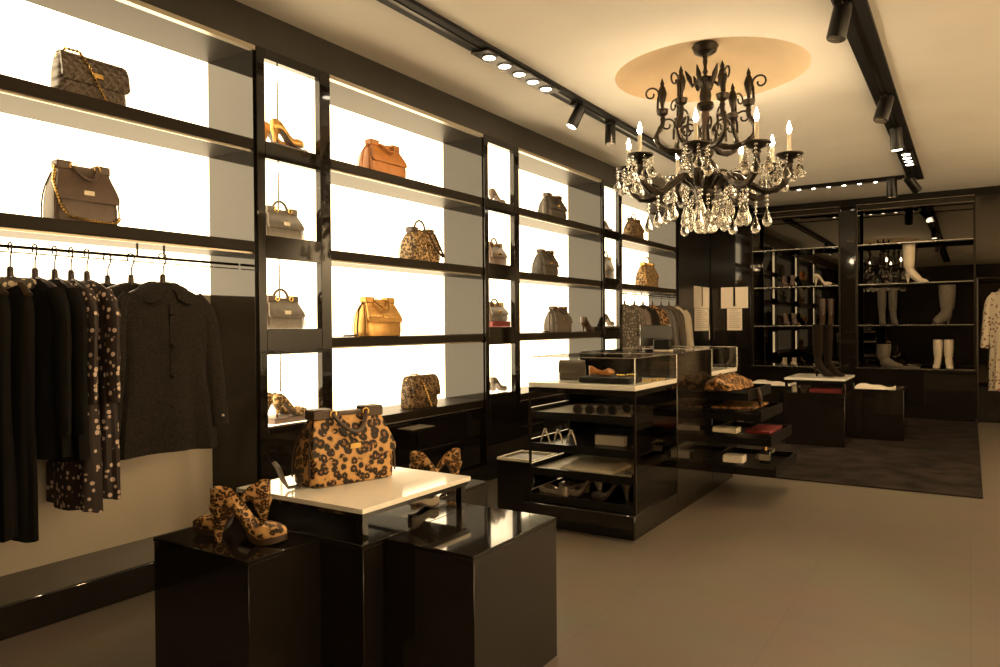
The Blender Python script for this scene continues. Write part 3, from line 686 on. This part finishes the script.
# folded scarf on third tray
mb = MB(); rg = []
for i in range(13):
    u = i / 12; x = -1.98 + .34 * u; h = .018 + .030 * math.sin(PI * u) + .006 * math.sin(9 * u)
    rg.append([(x, 3.70 - .02 * u, TZ[2] + .005), (x, 3.92 + .03 * u, TZ[2] + .005), (x, 3.90 + .03 * u, TZ[2] + h), (x, 3.81, TZ[2] + h * 1.15), (x, 3.72 - .02 * u, TZ[2] + h * .55)])
tag(mb.loft(rg).build('folded_scarf', 'pale'), 'pale folded scarf on the third tray of the counter', 'scarf')
pump('pewter flat shoe at the left of the bottom tray', (-1.90, 3.66, TZ[3] + .001), 165, 'silver', .22, .012, group='shoes on the bottom tray')
pump('pewter flat shoe behind its mate on the bottom tray', (-1.84, 3.80, TZ[3] + .001), 170, 'silver', .22, .012, group='shoes on the bottom tray')
pump('dark high heel with pale stiletto, left one on the bottom tray', (-1.72, 3.74, TZ[3] + .001), 188, 'silver', .22, .105, 'lip', group='shoes on the bottom tray')
pump('dark high heel with pale stiletto, right one on the bottom tray', (-1.57, 3.77, TZ[3] + .001), 196, 'darkbag', .22, .105, 'lip', group='shoes on the bottom tray')
# leopard scarf heap on the top drawer
mb = MB(); rg = []; rnd = random.Random(3)
for i in range(15):
    u = i / 14; y = 4.72 + .60 * u; sec = []
    for j in range(16):
        a = 2 * PI * j / 16; hw = .165 * (1 - .35 * abs(2 * u - 1) ** 3); h = .085 * (1 - .5 * abs(2 * u - .9) ** 2.5)
        z = .729 + max(0, math.sin(a)) * h * (1 + .18 * math.sin(5 * a + 9 * u)) + .006 * math.sin(20 * u)
        sec.append((-1.375 + hw * .75 * math.cos(a) * (1 + .06 * math.sin(11 * u + 3 * a)), y + .02 * math.sin(3 * a), max(.7285, z)))
    rg.append(sec)
tag(mb.loft(rg).build('scarf', 'leo_scarf'), 'crumpled leopard print scarf heaped on the top drawer of the counter', 'scarf')
o = MB(); o.tube([(-1.183, 5.0, .732), (-1.175, 5.02, .66), (-1.178, 5.05, .60)], [.012, .02, .006], 8); tag(o.build('tassel', 'brown'), 'brown tassel hanging off the top drawer', 'tassel')
tag(MB().box(-1.45, -1.18, 4.86, 5.30, .5965, .612, .003).build('folded_shawl', 'leo_scarf'), 'flat folded leopard shawl on the second drawer', 'scarf')
tag(MB().box(-1.44, -1.28, 4.84, 4.95, .4405, .475, .003).build('gift_box', 'pale'), 'small cream box on the third drawer', 'box')
tag(MB().box(-1.24, -1.08, 4.90, 5.25, .4405, .462, .004).build('leather_wallet', 'red'), 'dark red wallet on the third drawer', 'wallet')
tag(MB().box(-1.37, -1.24, 4.835, 4.93, .2505, .298, .003).build('gift_box', 'paper'), 'small cream box on the lowest drawer', 'box')
t2 = thing('perfume_bottle', 'dark bottle with gold trim at the corner of the lowest drawer', 'bottle', (-1.12, 4.93, .251))
MB().box(-.035, .035, -.025, .025, 0, .085, .006).build('bottle', 'black_glass', t2); MB().lathe([(.012, .085), (.012, .11), (.009, .113)], (0, 0, 0), 12).build('cap', 'gold', t2)
MB().box(-.036, .036, -.0262, -.0255, .02, .06).build('bottle_front', 'lip', t2)
tag(MB().box(-1.22, -1.16, 5.05, 5.40, .2505, .275, .003).build('belt_box', 'silver'), 'long pewter case at the back of the lowest drawer', 'case')
# till screen and folder on the cabinet
t2 = thing('till_monitor', 'dark till screen standing on the black cabinet of the counter', 'monitor', (-1.74, 4.62, .986), 30)
MB().box(-.105, .105, -.012, .012, .03, .165, .004).build('screen', 'screen', t2); MB().box(-.02, .02, .0125, .03, .01, .12).build('stand', 'satin', t2, False); MB().box(-.08, .08, -.06, .08, 0, .01, .003).build('base', 'satin', t2)
t2 = thing('card_terminal', 'cream sided desk box beside the till screen', 'box', (-1.62, 4.42, .986), 0)
MB().box(-.05, .05, -.03, .03, .012, .078, .004).build('body', 'satin', t2); MB().box(-.0512, -.05, -.028, .028, .014, .076).build('side', 'pale', t2, False); MB().box(-.054, .054, -.0305, .034, 0, .0115, .002).build('base', 'pale', t2)
# pedestal left of the counter
t2 = thing('pedestal', 'low black pedestal with recessed pale top left of the counter', 'pedestal', (-2.29, 3.875, 0))
MB().box(-.13, .13, -.145, .145, 0, .345, .003).build('body', 'lacquer', t2)
f = MB(); f.box(-.13, .13, -.145, -.125, .3455, .36); f.box(-.13, .13, .125, .145, .3455, .36); f.box(-.13, -.11, -.125, .125, .3455, .36); f.box(.11, .13, -.125, .125, .3455, .36)
f.build('rim', 'pale', t2, False); MB().box(-.109, .109, -.124, .124, .3455, .350).build('inlay', 'greybag', t2, False)

# ================================================================== BACK WALL
YF = 10.10; YM = 10.44
o = thing('mirror_wall', 'smoked mirror covering the back wall behind the boot shelves', 'mirror')
MB().box(-2.474, XR - .01, YM, YM + .02, .0, 2.66).build('mirror_sheet', 'mirror', o, False)
MB().box(-2.474, XR - .01, YM - .01, YM + .12, 2.661, CEIL - .001).build('top_board', 'lacquer', o, False)
BZ = [2.13, 1.64, 1.134, .607]
def bunit(x0, x1, label):
    t = thing('boot_shelf', label, 'shelving', (0, 0, 0), 0, 'mirrored boot shelves on the back wall')
    for z in BZ[:3]:
        s_ = MB().box(x0 + .02, x1 - .02, YF + .01, YM - .005, z - .022, z, .002).build('shelf', 'black_glass', t)
        MB().box(x0 + .02, x1 - .02, YF + .002, YF + .0095, z - .008, z + .001).build('front_edge', 'steel', s_, False)
    s_ = MB().box(x0, x1, YF + .01, YM - .005, .56, BZ[3], .002).build('shelf', 'lacquer', t); MB().box(x0, x1, YF + .002, YF + .0095, BZ[3] - .010, BZ[3] + .001).build('front_edge', 'steel', s_, False)
    for x in (x0, x1 - .018): MB().box(x, x + .018, YF + .02, YF + .05, BZ[3] + .001, 2.64).build('upright', 'bronze', t, False)
    for z in (2.625, 2.555): MB().tube([(x0 + .01, YF + .005, z), (x1 - .01, YF + .005, z)], .007, 8).build('top_rail', 'steel', t)
    MB().box(x0, x1, YF + .005, YM - .006, 0, .555).build('base_cabinet', 'lacquer', t, False)
    return t
bunit(-2.47, -1.38, 'left mirrored boot shelf unit, beside the black doors')
bunit(-1.20, .055, 'right mirrored boot shelf unit holding the pale boots')
tag(MB().box(-1.379, -1.201, YF + .02, YM - .006, 0, 2.64, .003).build('divider_panel', 'lacquer'), 'black vertical panel between the two boot shelf units', 'panel')
def boot(label, x, z, h, m, ft=(-1, 0), heel=.07, w=.045, y=10.22, ln=.17, group=None, flare=1.0):
    t = thing('boot', label, 'boot', (x, y, z), math.degrees(math.atan2(ft[1], ft[0])), group)
    s_ = MB(); hz = heel
    pts = [(0, 0, h), (0, 0, h * .85), (-.002, 0, h * .62), (.0, 0, h * .40), (.004, 0, hz + .13), (.004, 0, hz + .09), (.012, 0, hz + .055), (.045, 0, hz * .75 + .035), (.085, 0, hz * .35 + .030), (.12, 0, .026), (ln, 0, .018), (ln + .035, 0, .014)]
    rs = [w * 1.08 * flare, w * 1.08 * flare, w * 1.04, w * .92, w * .78, w * .76, w * .84, w * .78, w * .72, (w * .60, w * .85), (w * .42, w * .72), (w * .10, w * .25)]
    rs = [r if isinstance(r, tuple) else (r, r) for r in rs]
    s_.tube(pts, [(b, a) if i >= 9 else (a, b) for i, (a, b) in enumerate(rs)], 14).build('shaft', m, t)
    hm = MB(); rings = []
    for i in range(5):
        q = i / 4; ra = .026 * (1 - q) ** 1.4 + .008
        rings.append([(-.012 + ra * math.cos(a), ra * .9 * math.sin(a), (hz + .02) * (1 - q)) for a in [2 * PI * j / 10 for j in range(10)]])
    hm.loft(rings).build('heel', m, t)
    so = MB(); so.loft([[(x_, -w_, z_), (x_, w_, z_), (x_, w_, z_ + .008), (x_, -w_, z_ + .008)] for x_, w_, z_ in ((-.03, .022, hz), (.02, .024, hz * .9), (.07, .026, hz * .35), (.11, .034, .002), (ln, .030, .002), (ln + .035, .010, .006))]).build('sole', 'brown', t)
    return t
boot('tall cream high heeled boot on the second shelf, toe right', -.625, BZ[1], .47, 'cream', (1, -.15), .09, .062)
boot('dark olive tall boot, left of the pair on the third shelf', -.92, BZ[2], .44, 'olive', (.15, -1), .08, .046, group='olive boots')
boot('dark olive tall boot, right of the pair on the third shelf', -.80, BZ[2], .44, 'olive', (.25, -1), .08, .046, group='olive boots')
boot('taupe tall boot with toe turned left on the third shelf', -.23, BZ[2], .47, 'taupe_suede', (-1, -.2), .07, .078, ln=.12, flare=1.05)
boot('short taupe ankle boot on the bottom shelf, toe right', -.90, BZ[3], .29, 'taupe_suede', (1, -.15), .03, .075, ln=.19)
boot('cream boot, left of the pair on the bottom shelf', -.325, BZ[3], .345, 'cream', (-.1, -1), .04, .046, group='cream boots')
boot('cream boot, right of the pair on the bottom shelf', -.215, BZ[3], .345, 'cream', (.1, -1), .04, .046, group='cream boots')
tag(MB().lathe([(.10, 0), (.115, .012), (.11, .014), (.095, .004)], (-.62, 10.22, BZ[3] + .001), 24).build('plate', 'lip'), 'pale round plate beside the short ankle boot', 'plate')
pump('pale high heel alone on the second shelf, toe right', (-1.70, 10.2, BZ[1]), -10, 'cream', .22, .11, 'cream')
for k in range(2):
    pump(('left' if k == 0 else 'right') + ' heel of the pair on the second shelf beside the black doors', (-2.08 + .10 * k, 10.30, BZ[1]), -80, 'taupe', .22, .11)
    pump(('left' if k == 0 else 'right') + ' dark heel of the pair on the third shelf beside the black doors', (-2.08 + .10 * k, 10.30, BZ[2]), -70, 'taupe', .22, .11)
    pump(('left' if k == 0 else 'right') + ' pale shoe of the pair on the bottom shelf beside the black doors', (-2.08 + .12 * k, 10.30, BZ[3]), -84, 'cream', .22, .05)
    boot(('left' if k == 0 else 'right') + ' dark tall boot on the third shelf above the white topped table', -1.60 + .10 * k, BZ[2], .34, 'brown', (.1, -1), .06, .04)
# paper sheets pinned to the black doors
def sheet(label, u, w, z0, z1, side, bar=True, lines=False):
    t = thing('paper_sheet', label, 'paper', (XF + .0165, u, (z0 + z1) / 2) if side else (u, 10.096, (z0 + z1) / 2), 90 if side else 0, 'paper sheets on the black panels'); w, h = w / 2, (z1 - z0) / 2
    MB().box(-w, w, -.001, .002, -h, h).build('sheet', 'paper', t, False)
    if bar: MB().box(-.012, .012, -.010, -.0015, -h * .8, h).build('clip_bar', 'satin', t, False)
    if lines:
        l = MB()
        for i in range(9): l.box(-w * .75, w * (.75 if i % 3 else .4), -.0018, -.0011, h * .8 - i * h * .19 - .004, h * .8 - i * h * .19 + .004)
        l.build('printed_lines', 'ink', t, False)
    return t
sheet('white sheet with dark bar, upper one on the black door past the shelves', 9.70, .66, 1.375, 1.66, True)
sheet('printed white sheet, lower one on the black door past the shelves', 9.70, .62, 1.075, 1.37, True, False, True)
sheet('wide white sheet with dark bar, upper one on the black corner panel', -2.69, .36, 1.375, 1.66, False)
sheet('printed white sheet, lower one on the black corner panel', -2.69, .20, 1.075, 1.37, False, False, True)
# far right: coat on a stand
t2 = thing('coat_stand', 'dark clothes stand at the right edge behind the rug', 'stand', (.36, 9.92, 0))
MB().tube([(-.30, 0, 1.655), (.55, 0, 1.655)], .009, 8).build('rail', 'bronze', t2)
for x in (-.29, .54): MB().tube([(x, .0, .0), (x, .0, 1.655)], .009, 8).build('post', 'bronze', t2)
garment('coat', 'cream floral coat hanging at the right edge of the back wall', 'clothing', (.37, 9.92, 1.648), -20, 'floral', .20, 1.15, .08, .62, 1.0, 7, None, 'band', 0, seed=90, collar_m='floral')
hanger('hanger of the cream floral coat at the right edge', (.37, 9.92, 1.648), -20, .17)
tag(MB().box(.06, XR - .02, YF + .03, YM - .006, 0, .42, .004).build('low_cabinet', 'lacquer'), 'low black cabinet along the back wall behind the floral coat', 'cabinet')
# rug
mb = MB(); mb.box(-2.12, .07, 5.715, 10.02, 0.0005, .012, .004)
tag(mb.build('rug', 'carpet'), 'large dark brown rug under the back display tables', 'rug')
# ------------------------------------------------------------------ back tables
g = 'black blocks of the back display table'
for lab, x0, x1, y0, y1, h in (('back centre glossy black block under the white slab with the boot', -1.49, -.97, 7.36, 8.02, .505), ('back right glossy black block with folded white cloth', -1.00, -.54, 8.03, 8.55, .505), ('back left glossy black block behind the leopard scarf', -2.02, -1.51, 7.92, 8.45, .515)):
    b_ = block(lab, x0, x1, y0, y1, h - .013, g); b_.location.z = .0125
t2 = thing('table_riser', 'small white topped riser carrying the tall dark boot at the back', 'display table', (-1.23, 7.69, .506))
MB().box(-.265, .265, -.335, .335, .118, .138, .001).build('slab', 'marble', t2); MB().box(-.262, .262, -.33, .33, .095, .1175).build('under_frame', 'lacquer', t2, False)
for x, y in ((-.25, -.31), (.25, -.31), (-.25, .31), (.25, .31)): MB().box(x - .012, x + .012, y - .012, y + .012, 0, .0945).build('leg', 'lacquer', t2, False)
boot('tall dark brown boot, left one standing on the back white slab', -1.24, .6445, .50, 'dark_suede', (.8, -.6), .07, .045, 7.62, group='boots on the back slab')
boot('tall dark brown boot, right one standing on the back white slab', -1.17, .6445, .50, 'dark_suede', (.8, -.6), .07, .045, 7.74, group='boots on the back slab')
tag(MB().box(-1.28, -.99, 7.40, 7.62, .5065, .545, .003).build('gift_box', 'red'), 'flat dark red box under the back white slab', 'box')
tag(MB().lathe([(.001, 0), (.022, 0), (.024, .03), (.015, .06), (.001, .062)], (-1.42, 7.44, .5065), 12).build('candle', 'cream'), 'small cream candle under the back white slab', 'candle')
mb = MB()
for k in range(8):
    a = k * .8; mb.tube([(-1.33, 7.44, .51), (-1.33 + .03 * math.cos(a), 7.44 + .03 * math.sin(a), .545), (-1.33 + .055 * math.cos(a), 7.44 + .045 * math.sin(a), .565)], [.004, .008, .012], 6)
tag(mb.build('dried_flower', 'taupe'), 'bunch of dried flowers under the back white slab', 'flowers')
def cloth(label, x, y, z, w, d):
    mb = MB(); rg = []
    for i in range(11):
        u = i / 10; h = .020 + .012 * math.sin(6 * u) + .008 * math.sin(13 * u)
        rg.append([(x - w + 2 * w * u, y - d, z), (x - w + 2 * w * u, y + d, z), (x - w + 2 * w * u, y + d * .9, z + h), (x - w + 2 * w * u, y, z + h * 1.25), (x - w + 2 * w * u, y - d * .9, z + h * .9)])
    return tag(mb.loft(rg).build('folded_cloth', 'paper'), label, 'cloth')
cloth('folded white cloth on the back right black block', -.80, 8.22, .5055, .17, .15)
cloth('folded white cloth on the back left black block', -1.76, 8.12, .5155, .20, .15)

# ================================================================== CHANDELIER
CH = (-1.43, 4.70)
ch = thing('chandelier', 'ornate black chandelier with lit candle bulbs and crystal drops', 'chandelier', (CH[0], CH[1], 0))
MB().lathe([(.02, 2.955), (.075, 2.95), (.085, 2.935), (.075, 2.915), (.07, 2.90), (.045, 2.885), (.018, 2.875), (.015, 2.86)], (0, 0, 0), 20).build('canopy', 'bronze', ch)
MB().lathe([(.012, 2.87), (.016, 2.84), (.010, 2.81), (.012, 2.79), (.018, 2.775), (.010, 2.76), (.028, 2.74), (.055, 2.735), (.060, 2.72), (.045, 2.70), (.030, 2.67), (.038, 2.62), (.032, 2.585), (.052, 2.575), (.055, 2.55), (.04, 2.53), (.024, 2.52)], (0, 0, 0), 18).build('upper_stem', 'bronze', ch)
MB().lathe([(.022, 2.525), (.026, 2.50), (.020, 2.42), (.028, 2.34), (.022, 2.30), (.030, 2.28)], (0, 0, 0), 16).build('column', 'brown', ch)
MB().lathe([(.028, 2.285), (.055, 2.27), (.050, 2.245), (.035, 2.22), (.06, 2.19), (.085, 2.15), (.09, 2.10), (.065, 2.06), (.075, 2.02), (.065, 1.98), (.035, 1.94), (.045, 1.91), (.03, 1.88), (.012, 1.86), (.018, 1.845), (.001, 1.83)], (0, 0, 0), 20).build('hub', 'bronze', ch)
def beaded(rz_pts, r0, r1, n=26):
    P = [Vector((a, 0, b)) for a, b in rz_pts]; pts = []; rs = []
    for i in range(n):
        u = i / (n - 1) * (len(P) - 1); k = min(int(u), len(P) - 2); f_ = u - k
        p0, p1, p2, p3 = P[max(k - 1, 0)], P[k], P[k + 1], P[min(k + 2, len(P) - 1)]
        pts.append(.5 * ((2 * p1) + (p2 - p0) * f_ + (2 * p0 - 5 * p1 + 4 * p2 - p3) * f_ ** 2 + (3 * p1 - p0 - 3 * p2 + p3) * f_ ** 3))
        rs.append((r0 + (r1 - r0) * i / (n - 1)) * (1.15 if i % 4 == 0 else .9))
    return pts, rs
# lower arm prototype
def arm_proto():
    p, r = beaded([(.06, 2.03), (.16, 2.10), (.26, 2.04), (.36, 1.985), (.45, 2.01), (.495, 2.09), (.50, 2.155)], .025, .021, 34)
    a = MB().tube(p, r, 8).build('arm', 'bronze', ch)
    b = MB(); b.lathe([(.012, 2.135), (.028, 2.15), (.022, 2.165), (.050, 2.178), (.082, 2.196), (.084, 2.204), (.070, 2.206), (.03, 2.20), (.015, 2.205)], (.5, 0, 0), 18); b.build('drip_pan', 'bronze', a)
    b = MB(); b.lathe([(.020, 2.205), (.020, 2.225), (.0125, 2.228), (.0125, 2.325), (.006, 2.327)], (.5, 0, 0), 12); b.build('candle_tube', 'pale', a)
    b = MB(); b.lathe([(.003, 2.327), (.012, 2.340), (.0145, 2.353), (.011, 2.372), (.005, 2.393), (.001, 2.405)], (.5, 0, 0), 10); b.build('flame_bulb', 'flame', a)
    return a
def scroll(mb, x, z, s=1, rot=0):
    pts = [(x, 0, z)]
    for i in range(22):
        u = i / 21; a = -.6 + u * 7.2; rr = .045 * (1 - .72 * u) * s
        pts.append((x + .035 * s + rr * math.cos(PI - a), 0, z + .085 * s + rr * math.sin(PI - a) + .0))
    mb.tube(pts, [.0085] * 4 + [.0065] * (len(pts) - 4), 6)
p0 = arm_proto(); ANG = [-6, 35, 84, 122, 152, 203, -97, -51]
vd = 90 + 32.65                      # bearing from chandelier away from the camera
def bearing(a): return R(-90 + 32.65 - 16 + a)   # a = 0 points at the camera, + to the picture's right
for i, a in enumerate(ANG):
    o = p0 if i == 0 else copy_tree(p0, ch)
    o.rotation_euler = (0, 0, bearing(a))
# upper spires
def spire_proto():
    p, r = beaded([(.05, 2.26), (.15, 2.22), (.26, 2.24), (.31, 2.31), (.27, 2.40), (.27, 2.46)], .020, .016, 28)
    a = MB().tube(p, r, 8).build('upper_arm', 'bronze', ch)
    b = MB(); b.lathe([(.012, 2.45), (.034, 2.465), (.040, 2.495), (.030, 2.50), (.010, 2.505), (.012, 2.53), (.022, 2.56), (.030, 2.60), (.020, 2.635), (.012, 2.65), (.014, 2.665), (.001, 2.70)], (.27, 0, 0), 14); b.build('spire', 'bronze', a)
    b = MB(); scroll(b, .30, 2.50, 1.15); b.build('scroll', 'bronze', a); b = MB(); scroll(b, .20, 2.30, 1.1); b.build('scroll', 'bronze', a)
    return a
p1 = spire_proto()
for i, a in enumerate((-32, 22, 75, 140, 218, -85)):
    o = p1 if i == 0 else copy_tree(p1, ch); o.location = (0, 0, .055); o.rotation_euler = (0, 0, bearing(a))
for k in range(6):
    a = k * PI / 3 + .4; c_, s_ = math.cos(a), math.sin(a)
    MB().tube([(.03 * c_, .03 * s_, 2.73), (.08 * c_, .08 * s_, 2.69), (.10 * c_, .10 * s_, 2.74), (.125 * c_, .125 * s_, 2.79)], [.010, .014, .018, .004], 8).build('crown_leaf', 'bronze', ch)
for k in range(6):
    b = MB(); scroll(b, .07, 2.30, 1.3); o = b.build('scroll', 'bronze', ch); o.rotation_euler = (0, 0, k * PI / 3)
# crystal drops
def drop_proto():
    d = MB()
    for i in range(3): d.ball((0, 0, -.012 - .020 * i), .0075, 6)
    d.tube([(0, 0, 0), (0, 0, -.075)], .0012, 5)
    d.lathe([(.001, -.070), (.006, -.078), (.010, -.095), (.018, -.118), (.021, -.132), (.016, -.146), (.007, -.153), (.001, -.155)], (0, 0, 0), 10)
    return d.build('crystal_drop', 'crystal', ch)
dp = drop_proto(); first = True; rnd = random.Random(8)
pos = []
for a in ANG:
    for k in range(6):
        q = k * PI / 3 + .3; x = .5 + .074 * math.cos(q); y = .074 * math.sin(q); bb = bearing(a)
        pos.append((x * math.cos(bb) - y * math.sin(bb), x * math.sin(bb) + y * math.cos(bb), 2.192, rnd.uniform(.75, 1.05)))
    for rr, zz in ((.37, 1.97), (.25, 2.02)):
        bb = bearing(a); pos.append((rr * math.cos(bb), rr * math.sin(bb), zz, rnd.uniform(1.1, 1.4)))
for k in range(16):
    q = k * PI / 8; pos.append((.13 * math.cos(q), .13 * math.sin(q), 2.03 - .05 * (k % 2), 1.1))
for k in range(6):
    q = k * PI / 3; pos.append((.045 * math.cos(q), .045 * math.sin(q), 1.92, 1.0))
for i, (x, y, z, s_) in enumerate(pos[:98]):
    o = dp if i == 0 else dp.copy()
    if i: C.objects.link(o)
    o.location = (x, y, z); o.scale = (1.45, 1.45, s_ * 1.15); o.rotation_euler = (0, 0, rnd.random() * 6)
SA = sorted(ANG)
for i in range(8):
    a, b_ = bearing(SA[i]), bearing(SA[(i + 1) % 8])
    A = Vector((.46 * math.cos(a), .46 * math.sin(a), 2.17)); B = Vector((.46 * math.cos(b_), .46 * math.sin(b_), 2.17)); P_ = []; r_ = []
    for k in range(57):
        u = k / 56; p_ = A.lerp(B, u); p_.z -= .13 * math.sin(PI * u); P_.append(p_); r_.append((.001, .006, .0075, .006)[k % 4])
    MB().tube(P_, r_, 6).build('bead_garland', 'crystal', ch)

# ================================================================== CEILING LIGHT TRACKS
def track(label, x0, x1, y0, y1):
    t = thing('light_track', label, 'light track', (0, 0, 0))
    MB().box(x0, x1, y0, y1, CEIL - .022, CEIL - .0005, .003).build('channel', 'track', t)
    w = .012; f = MB()
    if y1 - y0 > x1 - x0: f.box((x0 + x1) / 2 - w, (x0 + x1) / 2 + w, y0 + .02, y1 - .02, CEIL - .026, CEIL - .0222)
    else: f.box(x0 + .02, x1 - .02, (y0 + y1) / 2 - w, (y0 + y1) / 2 + w, CEIL - .026, CEIL - .0222)
    f.build('conductor_slot', 'bronze', t, False)
    return t
track('black ceiling track over the lit shelf wall', -2.425, -2.295, -1.5, 9.0)
track('black ceiling track at the right, over the open floor', -.575, -.425, -1.5, 9.35)
track('thin black ceiling track across the back of the shop', -2.15, -.60, 9.07, 9.16)
def cluster(label, x, y, n=5, dy=.165, ax='y', sc=1.0):
    t = thing('downlight_cluster', label, 'ceiling light', (x, y, CEIL - .0265), 0 if ax == 'y' else 90)
    hl = n * dy / 2 + .02
    MB().box(-.060 * sc, .060 * sc, -hl, hl, -.012, 0, .003).build('housing', 'bronze', t)
    for k in range(n):
        yy = (k - (n - 1) / 2) * dy
        l = MB(); l.lathe([(.050 * sc, -.016), (.050 * sc, -.0125), (.046 * sc, -.0125)], (0, yy, 0), 20); ri = l.build('lamp_ring', 'bronze', t)
        l = MB(); l.lathe([(.001, -.020), (.026 * sc, -.020), (.036 * sc, -.0165)], (0, yy, 0), 20); l.build('lamp_lens', 'lens', ri)
    return t
cluster('row of five bright round downlights in the left ceiling track', -2.36, 3.93, 5, .17)
cluster('bright downlights near the far end of the right ceiling track', -.50, 8.05, 4, .17)
cluster('row of small bright lamps in the back ceiling track', -1.2, 9.115, 7, .16, 'x', .6)
def spotlight(label, loc, aim, s=1.0, lit=True):
    t = thing('track_spotlight', label, 'spotlight', loc, 0, 'adjustable spotlights on the ceiling tracks')
    d = (Vector(aim) - Vector(loc)).normalized(); hd = Vector((0, 0, -.085))
    MB().box(-.02, .02, -.06, .06, -.022, 0, .003).build('adapter', 'satin', t)
    MB().tube([(0, 0, -.02), hd], .009, 8).build('stem', 'satin', t)
    h = MB(); h.tube([hd - d * .075 * s, hd - d * .07 * s, hd + d * .08 * s, hd + d * .085 * s], [.034 * s, .040 * s, .042 * s, .040 * s], 18); hh = h.build('lamp_head', 'satin', t)
    l = MB(); l.tube([hd + d * .0855 * s, hd + d * .088 * s], [.034 * s, .034 * s], 16); l.build('lamp_lens', 'lens' if lit else 'steel', hh)
    return t
zt = CEIL - .0262
spotlight('black spotlight on the left track, first past the five downlights', (-2.36, 4.72, zt), (-3.0, 4.3, 1.2))
spotlight('black spotlight on the left track, second past the five downlights', (-2.36, 5.30, zt), (-2.2, 4.9, .2), 1, False)
spotlight('black spotlight at the top edge on the right track', (-.54, 3.98, zt), (-1.0, 3.6, .2), 1.1, False)
spotlight('black spotlight halfway along the right track', (-.50, 5.75, zt), (-.95, 5.2, .8), 1.15, False)
spotlight('black spotlight past the middle of the right track, pointing down', (-.50, 6.75, zt), (-.4, 7.0, .5), 1.1)
spotlight('black spotlight at the far end of the right track, aimed at the boots', (-.52, 9.05, zt), (-.1, 9.6, 2.1), 1.2)
spotlight('black spotlight on the back track, left of the right track end', (-.72, 9.115, zt), (-.70, 9.3, 1.0), 1.3, False)
